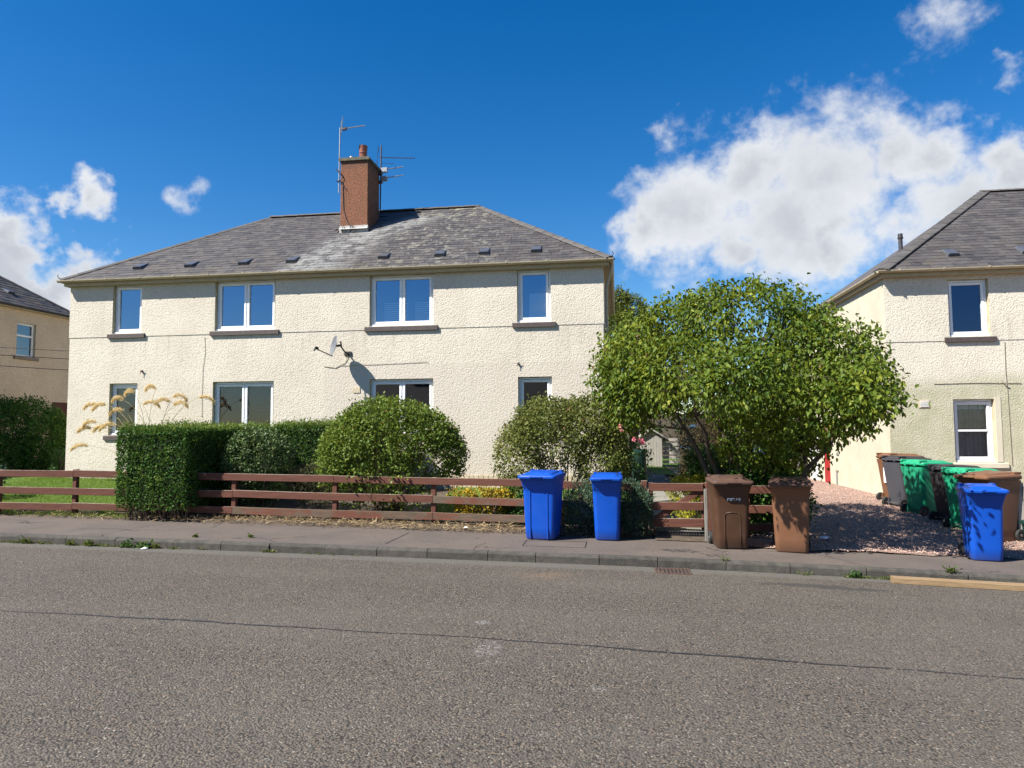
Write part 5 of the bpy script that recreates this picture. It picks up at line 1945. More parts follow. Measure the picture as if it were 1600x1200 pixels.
# ================================================================== PLANTS
# ---- the big lilac-like tree over the gate
tree = thing('garden_tree', 'broad leafy tree with several dark stems spreading over the brown bins and gate', 'tree', (2.2, 12.5, 0))
tree.location = (0, 0, 0)
TB = [(2.23, 12.5, 3.30, 1.55, 1.45, .95), (0.62, 12.5, 2.98, .90, 1.1, .88), (1.66, 11.7, 2.55, 1.40, 1.3, .75), (3.25, 11.7, 2.75, .90, 1.1, .80), (3.32, 10.3, 2.20, .40, .55, .40),
      (.40, 12.3, 2.32, .70, .8, .60), (2.85, 11.6, 2.10, 1.05, 1.2, .70), (3.15, 10.6, 2.06, .60, .65, .38), (2.1, 12.7, 3.80, 1.05, 1.0, .48), (2.45, 12.4, 1.50, .85, .75, .45),
      (1.25, 12.7, 3.66, .75, .85, .45), (1.0, 11.2, 2.62, .85, .8, .55), (3.1, 12.5, 1.35, .5, .6, .4), (0.1, 12.2, 2.6, .5, .6, .5), (2.95, 12.5, 3.35, .72, .8, .42), (3.75, 11.6, 2.72, .50, .8, .45), (3.62, 10.1, 2.12, .22, .35, .2), (1.25, 10.15, 2.33, .80, .50, .42), (3.55, 10.8, 2.42, .42, .6, .38), (1.9, 10.5, 2.5, .7, .6, .45)]
hole = lambda P: ((P[:, 0] < 1.72) & (P[:, 0] > .62) & (P[:, 2] < 1.93)) | ((P[:, 0] < 1.2) & (P[:, 0] > .5) & (P[:, 2] < 2.1) & (P[:, 1] < 12.4))
crown(TB, 5000, 10, .085, .086, .58, M['lf_tree'], 'crown', tree, droop=1.0, six=True, cut=-.30, nscale=2.5, shell=.78, up=.45, jitter=.14, hole=hole)
roots = [(1.98, 12.5, -.1), (2.10, 12.6, -.1), (2.24, 12.5, -.1), (2.34, 12.62, -.1), (2.46, 12.5, -.1), (2.18, 12.42, -.1), (2.02, 12.64, -.1)]
tg = [(.55, 12.1, 2.7), (1.2, 12.4, 3.6), (2.0, 12.6, 3.9), (2.9, 12.6, 3.7), (3.6, 10.6, 2.2), (2.4, 12.0, 3.2), (1.1, 11.5, 2.5)]
ms = stems(roots, tg, tree, M['bark'], .068, 'trunk', 9, .22, seed=5)
rr = random.Random(9)
mb = MB()
Cc, _ = sample_blobs(TB, 330, .5, .2)
Cc = Cc[~hole(Cc)]
allp = [(p, i) for pts in ms for i, p in enumerate(pts) if i >= 2]
for c in Cc:
    c = Vector(c)
    cand = [(((p - c).length + (0.5 if p.z > c.z else 0)), p, i) for p, i in allp]
    dmin, p, i = min(cand, key=lambda q: q[0])
    if dmin > 2.2:
        continue
    mid = p.lerp(c, .5) + Vector((rr.uniform(-.1, .1), rr.uniform(-.1, .1), rr.uniform(-.02, .15)))
    r0 = max(.006, .026 * (1 - i / 10))
    mb.tube([p, p.lerp(mid, .6), mid, mid.lerp(c, .6) + Vector((rr.uniform(-.05, .05), rr.uniform(-.05, .05), 0)), c], [r0, r0 * .85, r0 * .65, r0 * .45, .003], 5, cap=False)
mb.build('branch', M['bark'], tree, kind='stuff')
mb = MB()
for i in range(26):
    a = Vector((2.2 + rr.uniform(-.25, .4), 12.5 + rr.uniform(-.15, .15), -.05))
    c = Vector((2.2 + rr.uniform(-.9, 1.1), 12.4 + rr.uniform(-.5, .5), rr.uniform(.9, 1.9)))
    mid = a.lerp(c, .5) + Vector((rr.uniform(-.1, .1), 0, .15))
    mb.tube([a, a.lerp(mid, .6), mid, c], [.014, .012, .009, .004], 5, cap=False)
mb.build('sucker', M['twig'], tree, kind='stuff')

# ---- clipped privet hedge: a block on the pavement and a long arm behind
hedge = thing('privet_hedge', 'tall clipped box-shaped green hedge that overhangs the rail fence and runs back along the garden', 'hedge')
HB = [(-9.07, -7.63, 11.60, 15.60, .30, 1.80), (-7.75, -4.95, 14.95, 15.62, .40, 1.86)]


def box_surface(bx, n, inset=.055):
    x0, x1, y0, y1, z0, z1 = bx
    d = np.array([x1 - x0, y1 - y0, z1 - z0])
    ar = np.array([d[1] * d[2], d[1] * d[2], d[0] * d[2], d[0] * d[2], d[0] * d[1]])
    f = RNG.choice(5, n, p=ar / ar.sum())
    P = np.array([x0, y0, z0]) + RNG.random((n, 3)) * d
    Nn = np.zeros((n, 3))
    dep = np.abs(RNG.normal(0, inset, n)) - .015
    for k_, (ax, hi) in enumerate(((0, 0), (0, 1), (1, 0), (1, 1), (2, 1))):
        m_ = f == k_
        edge = (x0, y0, z0)[ax] if not hi else (x1, y1, z1)[ax]
        P[m_, ax] = edge + (dep[m_] if not hi else -dep[m_])
        Nn[m_, ax] = 1 if hi else -1
    wob = 0.035 * lump_noise(P, 1.5) + .018 * lump_noise(P[:, [1, 2, 0]], 4.0)
    P += Nn * wob[:, None]
    # round the arrises a little and thin the foot
    c = (np.array([x0, y0, z0]) + np.array([x1, y1, z1])) / 2
    q = (P - c) / (d / 2)
    far = np.sort(np.abs(q), 1)
    corner = np.clip(far[:, 1] - .9, 0, .1) / .1
    P -= np.sign(q) * (corner * .035)[:, None]
    return P, Nn, f


Ps, Ns, tints = [], [], []
for bx, n in ((HB[0], 60000), (HB[1], 26000)):
    P, Nn, f = box_surface(bx, n)
    # straggling foot: drop many leaves near the ground
    zrel = (P[:, 2] - bx[4])
    keep = RNG.random(n) < np.clip(zrel / .28 + .12, 0, 1)
    keep &= ~((P[:, 0] > bx[0] + .3) & (P[:, 0] < bx[1] - .3) & (P[:, 1] > bx[2] + .3) & (P[:, 1] < bx[3] - .3) & (P[:, 2] < bx[5] - .3))
    P, Nn = P[keep], Nn[keep]
    Ps.append(P)
    Ns.append(Nn)
    tints.append(np.clip(.40 + .22 * lump_noise(P, 2.3) + RNG.normal(0, .2, len(P)), 0, 1))
P, Nn, tt = np.concatenate(Ps), np.concatenate(Ns), np.concatenate(tints)
n = len(P)
Dr = Nn * .5 + RNG.normal(0, .6, (n, 3)) + np.array([0, 0, .15])
Nr = Nn * .8 + RNG.normal(0, .5, (n, 3)) + np.array([0, 0, .2])
link('foliage', leaf_mesh('foliage', P, Dr, Nr, RNG.uniform(.034, .058, n), .55, M['lf_hedge'], .1, False, tt), hedge, kind='stuff')
# stray shoots that have escaped the shears
Psh, Dsh = [], []
for bx, n in ((HB[0], 260), (HB[1], 60)):
    q, qn, _ = box_surface(bx, n, .01)
    for p_, n_ in zip(q, qn):
        if p_[2] < .6 and RNG.random() < .5:
            continue
        d_ = unit((n_ + RNG.normal(0, .45, 3) + np.array([0, 0, .45]))[None])[0]
        ln_ = RNG.uniform(.05, .17)
        for t_ in np.linspace(0, 1, 9):
            Psh.append(p_ + d_ * ln_ * t_)
            Dsh.append(d_ * .5 + RNG.normal(0, .6, 3))
Psh, Dsh = np.array(Psh), np.array(Dsh)
link('stray_shoots', leaf_mesh('stray_shoots', Psh, Dsh, RNG.normal(size=Psh.shape), RNG.uniform(.026, .05, len(Psh)), .42, M['lf_hedge_tip'], .1), hedge, kind='stuff')
# new growth along the top
Ps = []
for bx, n in ((HB[0], 9000), (HB[1], 7000)):
    q = np.stack([RNG.uniform(bx[0], bx[1], n), RNG.uniform(bx[2], bx[3], n), bx[5] + RNG.normal(-.01, .045, n)], 1)
    spr = lump_noise(q, 3.0) > .3
    q[spr, 2] += np.abs(RNG.normal(0, .05, spr.sum()))
    Ps.append(q)
P = np.concatenate(Ps)
n = len(P)
link('new_growth', leaf_mesh('new_growth', P, RNG.normal(0, .5, (n, 3)) + np.array([0, 0, .8]), RNG.normal(0, .8, (n, 3)), RNG.uniform(.03, .06, n), .42, M['lf_hedge_tip'], .1), hedge, kind='stuff')
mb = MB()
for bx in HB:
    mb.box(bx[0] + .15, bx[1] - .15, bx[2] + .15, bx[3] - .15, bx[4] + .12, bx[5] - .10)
mb.build('solid_core', M['core'], hedge)  # solid dark box added so the gaps between leaves read as shade
mb = MB()
for bx in HB:
    for i in range(150):
        x, y = rr.uniform(bx[0] + .12, bx[1] - .12), rr.choice((rr.uniform(bx[2] + .08, bx[2] + .35), rr.uniform(bx[2], bx[3])))
        z = T(x, y)
        mb.tube([(x, y, z - .03), (x + rr.uniform(-.1, .1), y + rr.uniform(-.1, .05), z + .25), (x + rr.uniform(-.2, .2), y + rr.uniform(-.18, .1), z + .55)], [.009, .007, .003], 4, cap=False)
mb.build('stem', M['twig'], hedge, kind='stuff')


def shrub(name, label, blobs, ncl, per, sig, L, wid, mat, cat='bush', stem_n=10, stem_mat='twig', r0=.018, foot=None, **kw):
    t = thing(name, label, cat)
    crown(blobs, ncl, per, sig, L, wid, M[mat], 'foliage', t, **kw)
    if stem_n:
        B = np.array(blobs)
        c = B[:, :3].mean(0)
        w_ = (B[:, 0] + B[:, 3]).max() - (B[:, 0] - B[:, 3]).min()
        Cc, _ = sample_blobs(blobs, stem_n * 3, .6, .2)
        Cc = Cc[:stem_n]
        mb = MB()
        rq = random.Random(len(label))
        for q in Cc:
            fx = foot[0] if foot else c[0] + (q[0] - c[0]) * .35
            fy = foot[1] if foot else c[1] + (q[1] - c[1]) * .25
            fx += rq.uniform(-.12, .12) * w_ * .4
            fy += rq.uniform(-.08, .08)
            a = Vector((fx, fy, T(fx, fy) - .05))
            b = Vector(q)
            m_ = a.lerp(b, .5) + Vector((rq.uniform(-.1, .1), rq.uniform(-.1, .1), .06))
            mb.tube([a, a.lerp(m_, .55), m_, m_.lerp(b, .55), b], [r0, r0 * .85, r0 * .65, r0 * .5, r0 * .2], 5, cap=False)
            for _ in range(3):
                e = m_ + (b - a) * rq.uniform(.1, .45) + Vector((rq.uniform(-.22, .22), rq.uniform(-.22, .22), rq.uniform(-.05, .2)))
                mb.tube([m_, m_.lerp(e, .5), e], [r0 * .5, r0 * .35, r0 * .12], 4, cap=False)
        mb.build('stem', M[stem_mat], t, kind='stuff')
    return t


shrub('round_bush', 'small rounded dark evergreen bush in front of the long hedge', [(-6.88, 12.75, 1.22, .66, .60, .58), (-6.88, 12.75, .8, .55, .5, .45)], 1500, 7, .035, .062, .5, 'lf_dark', shell=.9, jitter=.06, stem_n=14)
big = [(-4.22, 12.75, 1.62, 1.22, .85, .66), (-4.95, 12.7, 1.40, .55, .7, .62), (-3.55, 12.75, 1.42, .62, .75, .62), (-4.3, 12.7, 2.0, .75, .6, .34), (-3.1, 12.75, 1.28, .30, .5, .4), (-5.25, 12.6, 1.2, .3, .5, .45)]
lowhole = lambda P: (P[:, 2] < 1.28 + .16 * np.sin(P[:, 0] * 5.3)) & (P[:, 0] > -5.0) & (P[:, 0] < -3.15) & (RNG.random(len(P)) < .68)
shrub('flowering_currant_bush', 'large rounded light green bush with bare lower stems, in front of the double ground-floor window', big, 4300, 9, .05, .056, .72, 'lf_big', stem_n=46, r0=.010, cut=-.9, nscale=3.0, hole=lowhole, up=.5, foot=(-4.2, 12.75))
tb_ = [(-4.3, 12.2, .95, .75, .28, .18), (-5.2, 12.3, .85, .28, .25, .2), (-3.9, 12.3, .62, .55, .3, .25), (-4.7, 12.35, .6, .5, .25, .25)]
shrub('trailing_bush', 'leafy trailing growth hanging over the rails below the large light green bush', tb_, 330, 7, .05, .058, .8, 'lf_big', stem_n=16, r0=.008, cut=-.3, nscale=3.4)
right = [(-1.05, 13.0, 1.62, 1.0, .8, .60), (-1.75, 12.9, 1.25, .48, .65, .68), (-.55, 13.0, 1.75, .62, .7, .62), (-1.25, 13.0, 1.95, .6, .6, .38), (-.25, 12.9, 1.2, .5, .6, .6)]
rh = lambda P: (P[:, 0] > -1.55) & (P[:, 0] < -.35) & (P[:, 2] < 1.5) & (RNG.random(len(P)) < .5)
shrub('thin_bush', 'straggly olive-brown bush below the small right-hand ground-floor window, behind the blue bins', right, 3900, 9, .055, .053, .72, 'lf_right', stem_n=40, r0=.009, cut=-.75, nscale=3.2, hole=rh, up=.5, foot=(-1.0, 12.95))
shrub('neighbour_bush', 'big dark green bush at the left edge hiding the foot of the tan house', [(-16.4, 17.2, 1.55, 1.35, 1.1, 1.15), (-17.0, 17.1, 1.75, .8, .9, .98), (-15.5, 17.3, 1.35, .62, .8, .95), (-16.4, 17.0, .9, 1.3, .95, .8)], 5200, 9, .06, .068, .6, 'lf_hedge', shell=.8, jitter=.12, stem_n=16)
shrub('variegated_shrub', 'low pale-leaved plant at the left edge in front of the dark bush', [(-13.2, 13.1, .72, .3, .3, .45)], 120, 7, .05, .07, .7, 'lf_blue', stem_n=5)
shrub('edging_plant', 'small leafy light green plant between the dark bush and the corner of the cream block', [(-14.55, 16.6, .85, .25, .25, .42)], 110, 7, .05, .06, .7, 'lf_mid', stem_n=5)
shrub('low_conifer', 'blue-green dwarf conifer pushing through the fence between the two blue bins', [(-.58, 11.78, .50, .28, .28, .40), (-.62, 11.75, .25, .26, .26, .3), (-.42, 11.85, .58, .28, .28, .26)], 1100, 9, .03, .042, .32, 'lf_blue', shell=.85, stem_n=8, up=.2)
shrub('low_conifer', 'blue-green dwarf conifer between the narrow blue bin and the gate', [(.23, 11.75, .48, .29, .28, .42), (.30, 11.68, .3, .25, .26, .33), (.1, 11.8, .68, .26, .26, .22), (.34, 11.72, .56, .2, .24, .25)], 1200, 9, .03, .042, .32, 'lf_blue', shell=.85, stem_n=8, up=.2)
shrub('heather_mound', 'low grey-green heather mound between the round bush and the large light green bush', [(-5.80, 13.0, .72, .66, .5, .40)], 1500, 7, .03, .04, .22, 'lf_heather', shell=.95, jitter=.05, stem_n=0, up=.1)
shrub('golden_shrub', 'bright yellow low shrub behind the garden gate', [(1.22, 13.0, .66, .38, .42, .24), (1.50, 13.1, .72, .28, .35, .2), (1.15, 12.6, .45, .25, .3, .25), (1.75, 12.9, .68, .2, .3, .2)], 620, 8, .035, .040, .55, 'lf_yellow', stem_n=10, up=.6)
shrub('orange_plant', 'low golden-orange flowering plants seen between the fence rails left of the wide blue bin', [(-2.80, 12.32, .60, .22, .14, .10), (-2.42, 12.30, .61, .24, .14, .11), (-2.05, 12.32, .58, .2, .14, .10), (-2.4, 12.35, .40, .5, .12, .15)], 330, 8, .035, .05, .6, 'lf_orange', stem_n=6, up=.6)
shrub('leafy_plant', 'light green leafy plant behind the fence right against the wide blue bin', [(-1.85, 12.55, .48, .28, .28, .26), (-1.65, 12.4, .2, .22, .25, .25)], 230, 8, .045, .062, .75, 'lf_mid', stem_n=5)
shrub('green_bush', 'broad-leaved green bush behind the yellow shrub under the tree', [(1.62, 13.5, 1.08, .32, .4, .32), (1.85, 13.7, 1.0, .38, .4, .36)], 380, 8, .05, .075, .7, 'lf_mid', stem_n=8)
shrub('brown_shrub', 'twiggy dark brown shrub beside the garden path under the tree', [(1.98, 17.2, 1.35, .50, .7, .65), (2.05, 18.0, 1.6, .55, .7, .6), (1.98, 17.0, .85, .5, .6, .55), (2.5, 17.6, 1.4, .5, .6, .6)], 1900, 9, .05, .045, .45, 'lf_brown', stem_n=40, r0=.010)
shrub('dark_bush', 'deep green bush on the far side of the tree beside the drive', [(2.35, 14.2, .70, .55, .6, .5), (2.9, 15.0, .9, .5, .7, .55)], 700, 8, .06, .06, .6, 'lf_hedge', stem_n=12)
shrub('conifer_tree', 'bushy yellow-green conifer showing behind the corner of the cream block', [(.15, 25.0, 4.9, .95, 1.0, 1.0), (.55, 25.2, 5.5, .65, .8, 1.0), (.95, 25.1, 4.6, .7, .9, 1.2), (.3, 25.0, 3.6, 1.3, 1.2, 1.6), (1.6, 25.4, 4.0, .7, .8, .9), (.2, 25.1, 6.2, .35, .4, .6)], 5200, 9, .07, .12, .34, 'lf_conifer', cat='tree', stem_n=12, r0=.06, stem_mat='bark', up=.2, cut=-.9, foot=(.4, 25.2))
shrub('leafy_undergrowth', 'dark leafy undergrowth in the shade between the two brown bins behind the fence', [(2.12, 12.25, .55, .42, .35, .55), (2.5, 12.5, .7, .5, .4, .6), (1.75, 12.7, .35, .3, .3, .35), (2.9, 12.7, .5, .35, .4, .5)], 1300, 8, .06, .07, .62, 'lf_hedge', stem_n=12, droop=.5)
rose = shrub('rose_bush', 'rose bush with pink blooms at the garden path, right of the thin bush', [(.30, 13.0, 1.15, .28, .35, .45), (.15, 13.2, .8, .3, .35, .5)], 240, 7, .05, .05, .7, 'lf_mid', stem_n=9, r0=.007)
for i, (x, y, z, m_) in enumerate(((.285, 11.95, 1.575, 'pink'), (.375, 11.9, 1.56, 'pink'), (.425, 11.9, 1.515, 'pink'), (.41, 11.92, 1.565, 'pink'), (.05, 12.0, 1.80, 'peach'), (.075, 12.0, 1.735, 'peach'))):
    n = 46
    u = unit(RNG.normal(size=(n, 3)))
    P = np.array([x, y, z]) + u * RNG.uniform(.006, .022, (n, 1))
    me = leaf_mesh('bloom', P, u + np.array([0, -.2, .3]), np.cross(u, RNG.normal(size=(n, 3))), RNG.uniform(.022, .036, n), .95, M[m_], .2)
    link('bloom', me, rose)

# ---- pampas grass with plumes beside the left ground-floor window
pam = thing('pampas_grass', 'pampas grass with drooping golden plumes in front of the left ground-floor window', 'ornamental grass')
PL = [(-12.55, 2.36, -1), (-12.17, 2.36, -1), (-12.45, 1.93, -1), (-12.12, 1.80, -1), (-12.62, 1.80, -1), (-11.83, 2.22, -1), (-11.68, 2.45, -1), (-11.42, 2.62, -1), (-11.10, 2.33, 1), (-10.93, 2.70, -1), (-10.62, 2.40, -1), (-10.36, 2.50, 1), (-10.32, 2.31, 1), (-9.72, 2.50, 1), (-12.80, 1.36, -1), (-11.82, 1.86, -1)]
for i, (x, z, sg) in enumerate(PL):
    bx, by, bz = -10.85 + rr.uniform(-.2, .2), 15.15 + rr.uniform(-.15, .15), T(-10.9, 15.2)
    yy = 15.2 + rr.uniform(-.15, .2)
    a, c = Vector((bx, by, bz)), Vector((x - sg * .06, yy, z + .05))
    m_ = Vector((bx + (x - bx) * .35, (by + yy) / 2, bz + (z - bz) * .85 + .1))
    pts = [a * (1 - q) ** 2 + m_ * 2 * q * (1 - q) + c * q * q for q in np.linspace(0, 1, 9)]
    mb = MB()
    mb.tube(pts, [.008 - .004 * q / 8 for q in range(9)], 5, cap=False)
    mb.build('stem', M['pampas_stem'], pam)
    # plume: fine filaments along an arching, drooping axis
    L_ = rr.uniform(.34, .48)
    n = 620
    q = RNG.random(n)
    wide = abs(x + 10.8) > .9
    th0, th1 = (R(rr.uniform(28, 45)), R(rr.uniform(-50, -70))) if wide else (R(rr.uniform(60, 78)), R(rr.uniform(-60, -80)))
    qq = np.linspace(0, 1, 40)
    th = th0 + (th1 - th0) * qq ** .9
    cx_ = np.concatenate([[0], np.cumsum(np.cos(th[:-1]) * L_ / 39)])
    cz_ = np.concatenate([[0], np.cumsum(np.sin(th[:-1]) * L_ / 39)])
    dxp, dzp = np.interp(q, qq, cx_), np.interp(q, qq, cz_)
    tq = th0 + (th1 - th0) * q ** .9
    yaw_ = rr.uniform(-.35, .35)
    ax = np.stack([c.x + sg * dxp * math.cos(yaw_), c.y + dxp * math.sin(yaw_), c.z + dzp], 1)
    tan = np.stack([sg * np.cos(tq), 0 * q, np.sin(tq)], 1)
    wdt = .010 + .030 * np.sin(np.pi * np.clip(q * .8 + .12, 0, 1))
    P = ax + RNG.normal(0, .6, (n, 3)) * wdt[:, None] - np.array([0, 0, .012])
    Dd = tan + RNG.normal(0, .25, (n, 3)) + np.array([0, 0, -.45])
    me = leaf_mesh('plume', P, Dd, RNG.normal(size=(n, 3)), RNG.uniform(.05, .10, n), .08, M['plume'], 0.0)
    link('plume', me, pam)
n = 420
ang = RNG.uniform(0, 6.28, n)
P = np.stack([-10.85 + .18 * np.cos(ang), 15.15 + .18 * np.sin(ang), np.full(n, T(-10.9, 15.2))], 1)
Dd = np.stack([np.cos(ang) * .5, np.sin(ang) * .3, RNG.uniform(.7, 1.3, n)], 1)
link('blade', leaf_mesh('blade', P, Dd, RNG.normal(size=(n, 3)), RNG.uniform(.6, 1.15, n), .018, M['grass_blade'], 0.0), pam, kind='stuff')


# ---- grasses, straw and weeds
def blades(name, P, h, lean, mat, wid=.10, **tags):
    n = len(P)
    a = RNG.uniform(0, 6.283, n)
    l_ = RNG.uniform(0, lean, n)
    Dd = np.stack([np.cos(a) * l_, np.sin(a) * l_, np.ones(n)], 1)
    return link(name, leaf_mesh(name, P, Dd, RNG.normal(size=(n, 3)), h, wid, mat, 0.0), None, kind='stuff', **tags)


def scatter(x0, x1, y0, y1, n, dz=0.0):
    x, y = RNG.uniform(x0, x1, n), RNG.uniform(y0, y1, n)
    z = np.array([T(float(a), float(b)) for a, b in zip(x, y)]) + dz
    return np.stack([x, y, z], 1)


P = np.concatenate([scatter(-14.6, -8.9, 11.78, 16.0, 30000), scatter(-14.6, -8.9, 11.74, 12.0, 3500), scatter(-16, -13.9, 15.5, 19, 2500), scatter(-3.7, -.2, 12.4, 14.5, 7000)])
blades('grass', P, RNG.uniform(.03, .075, len(P)), .7, M['grass_blade'])
P = scatter(-14.0, -8.9, 15.80, 15.98, 900)
blades('grass', P, RNG.uniform(.05, .13, len(P)), .5, M['grass_blade'], .06)
P = scatter(-1.5, 3.0, 23.5, 34, 4000)
blades('grass', P, RNG.uniform(.06, .14, len(P)), .6, M['grass_blade'], .08)

n = 8000
x = RNG.uniform(-15, .45, n)
edge = 11.50 - .035 * np.maximum(x, -6)
y = edge + RNG.normal(.20, .15, n) + .05 * np.sin(x * 2.7)
keep = (y > edge - .10 - .05 * np.sin(x * 5.1)) & (y < edge + .75) & (RNG.random(n) < np.where(x < -9, .35, 1.0))
x, y = x[keep], y[keep]
z = np.array([max(T(float(a), float(b)) - .045 * (b < 11.5), base(float(a))) for a, b in zip(x, y)]) + np.abs(RNG.normal(0, .018, len(x))) + .026
P = np.stack([x, y, z], 1)
a = RNG.uniform(0, 6.28, len(P))
Dd = np.stack([np.cos(a), np.sin(a) * .7, RNG.normal(.12, .25, len(P))], 1)
link('dry_grass', leaf_mesh('dry_grass', P, Dd, RNG.normal(0, .3, (len(P), 3)) + np.array([0, 0, 1]), RNG.uniform(.05, .16, len(P)), .075, M['straw'], 0.0), None, kind='stuff')
# bare clippings banked on the soil edge
mbx = sheet('verge_soil', -15, .5, 11.5, 12.4, 120, 8, lambda x, y: base(x) - .02 if y < 11.50 - .035 * max(x, -6) + .055 else max(T(x, y), base(x)) + .014 + .010 * math.sin(x * 9 + y * 7) * math.sin(x * 3.7), M['soil'], yfun0=lambda x: 11.50 - .035 * max(x, -6) + .03 * math.sin(x * 6) + .02 * math.sin(x * 17), yfun1=lambda x: 12.4, kind='structure')

# weeds rooted in the kerb joint (too many and too fine to count) and a few clear tufts
Pw, Dw, Lw = [], [], []
rr = random.Random(31)
for k_ in range(85):
    x = rr.choice((rr.uniform(-10, -3.3), rr.uniform(-10, -6.5), rr.uniform(2.4, 5.2)))
    y = kerb_y(x) - .02 + rr.uniform(-.035, .01)
    s_ = rr.uniform(.2, .65)
    for _ in range(rr.randint(10, 34)):
        a = rr.uniform(0, 6.28)
        Pw.append((x + rr.gauss(0, .06) * s_, y - abs(rr.gauss(0, .025)) * s_, road_z(x, y) + rr.uniform(0, .05) * s_))
        Dw.append((math.cos(a), math.sin(a) * .7 - .2, rr.uniform(.2, 1.2)))
        Lw.append(rr.uniform(.03, .08) * s_)
n = len(Pw)
link('kerb_weeds', leaf_mesh('kerb_weeds', np.array(Pw), np.array(Dw), RNG.normal(size=(n, 3)), np.array(Lw), .42, M['weed'], .1), None, kind='stuff')
TUFT = [(-9.12, 'leafy weed clump at the foot of the kerb at the left edge'), (-8.35, 'low spreading weed at the kerb left of the dandelion-like weed'), (-8.02, 'upright weed with small yellow tips at the kerb below the lawn'),
        (-7.38, 'broad dark green weed clump at the kerb below the left end of the hedge'), (-7.10, 'tall dark weed beside a kerb joint below the hedge'), (-6.93, 'yellowing flat weed spread on the road edge below the hedge'),
        (3.0, 'bright green tuft against the kerb left of the timber plank'), (4.15, 'green weed on the kerb above the timber plank'), (1.42, 'tiny green sprout on the kerb joint below the lettered brown bin')]
for k_, (x, lb) in enumerate(TUFT):
    n = 26 if k_ == 8 else 85
    s_ = .5 if k_ == 8 else (.7, .65, .85, .85, .9, .65, .7, .6)[k_]
    y0 = kerb_y(x) - .03 if k_ not in (7, 8) else kerb_y(x) + .05
    z0 = road_z(x, y0) if k_ not in (7, 8) else base(x)
    a = RNG.uniform(0, 6.28, n)
    P = np.stack([x + RNG.normal(0, .055, n) * s_, y0 - np.abs(RNG.normal(0, .03, n)) * s_, z0 + np.abs(RNG.normal(0, .045, n)) * s_], 1)
    Dd = np.stack([np.cos(a), np.sin(a) * .6 - .3, RNG.uniform(.1, 1.3, n)], 1)
    o = link('weed', leaf_mesh('weed', P, Dd, RNG.normal(size=(n, 3)) + np.array([0, -.5, .6]), RNG.uniform(.04, .09, n) * s_, .48, M['lf_mid'] if k_ in (3, 4, 6) else M['weed'], .12))
    o['label'] = lb
    o['category'] = 'weed'
    o['group'] = 'weeds rooted along the kerb'
for x, y, lb in ((-5.7, 10.35, 'small green weed sprouting in the middle of the pavement below the fence'), (-6.55, 10.2, 'sparse weed in a pavement crack near the kerb below the hedge')):
    n = 40
    a = RNG.uniform(0, 6.28, n)
    P = np.stack([x + RNG.normal(0, .012, n), y + RNG.normal(0, .012, n), base(x) + np.abs(RNG.normal(0, .014, n))], 1)
    o = link('weed', leaf_mesh('weed', P, np.stack([np.cos(a), np.sin(a), RNG.uniform(.2, 1, n)], 1), RNG.normal(size=(n, 3)), RNG.uniform(.03, .06, n), .45, M['weed'], .12))
    o['label'] = lb
    o['category'] = 'weed'

# loose gravel chips on the drive
n = 15000
x, y = RNG.uniform(2.2, 6.9, n), 11.0 + 8.5 * RNG.random(n) ** 1.5
y += RNG.normal(0, .05, n)
k_ = ~((x > 6.1) & (y > 16.9))
x, y = x[k_], y[k_]
n = len(x)
z = np.array([T(float(a), float(b)) for a, b in zip(x, y)]) + .03
oct_ = np.array([[1, 0, 0], [-.5, .85, 0], [-.5, -.85, 0], [.2, .1, .7], [0, 0, -.6]], float)
sz = RNG.uniform(.006, .017, n)
rot = RNG.uniform(0, 6.28, n)
c_, s_ = np.cos(rot), np.sin(rot)
V = oct_[None] * (1 + RNG.normal(0, .18, (n, 5, 3)))
V = np.stack([V[..., 0] * c_[:, None] - V[..., 1] * s_[:, None], V[..., 0] * s_[:, None] + V[..., 1] * c_[:, None], V[..., 2]], 2) * sz[:, None, None] + np.stack([x, y, z], 1)[:, None]
F = np.array([[0, 1, 3], [1, 2, 3], [2, 0, 3], [1, 0, 4], [2, 1, 4], [0, 2, 4]])
me = bpy.data.meshes.new('gravel_chips')
me.from_pydata(V.reshape(-1, 3).tolist(), [], (F[None] + (np.arange(n) * 5)[:, None, None]).reshape(-1, 3).tolist())
me.materials.append(M['chips'])
link('gravel_chips', me, None, kind='stuff')

# ================================================================== BACK GARDENS, glimpsed past the tree
sh = thing('shed', 'grey weathered board shed at the end of the garden path', 'shed', (1.33, 28.2, T(1.3, 28)))
for i in range(8):
    mb = MB()
    x = -.45 + i * .105
    mb.bbox(x, x + .10, -.5, -.48 + random.uniform(0, .012), 0, 1.15 + .28 * (1 - abs(x + .05 - .0) / .5), .004)
    mb.build('board', M['shed'], sh)
mb = MB()
mb.box(-.42, .38, -.478, 1.2, 0, 1.1)
mb.build('carcass', M['dark_metal'], sh)
mb = MB()
mb.add([(-.62, -.62, 1.02), (0, -.62, 1.42), (.62, -.62, 1.02), (-.62, 1.3, 1.02), (0, 1.3, 1.42), (.62, 1.3, 1.02), (-.62, -.62, 1.07), (0, -.62, 1.48), (.62, -.62, 1.07), (-.62, 1.3, 1.07), (0, 1.3, 1.48), (.62, 1.3, 1.07)],
       [(0, 1, 7, 6), (1, 2, 8, 7), (6, 7, 10, 9), (7, 8, 11, 10), (0, 3, 4, 1), (1, 4, 5, 2), (0, 6, 9, 3), (2, 5, 11, 8)])
mb.build('roof', M['shed'], sh)
for i in range(6):
    mb = MB()
    mb.bbox(.42, 1.15, -.3, -.27, .12 + i * .17, .12 + i * .17 + .115, .004)
    mb.build('slat', M['shed'], sh)
gb = thing('water_butt', 'dark green plastic post-like water butt behind the pink roses', 'water butt', (.43, 14.4, T(.43, 14.4)))
mb = MB()
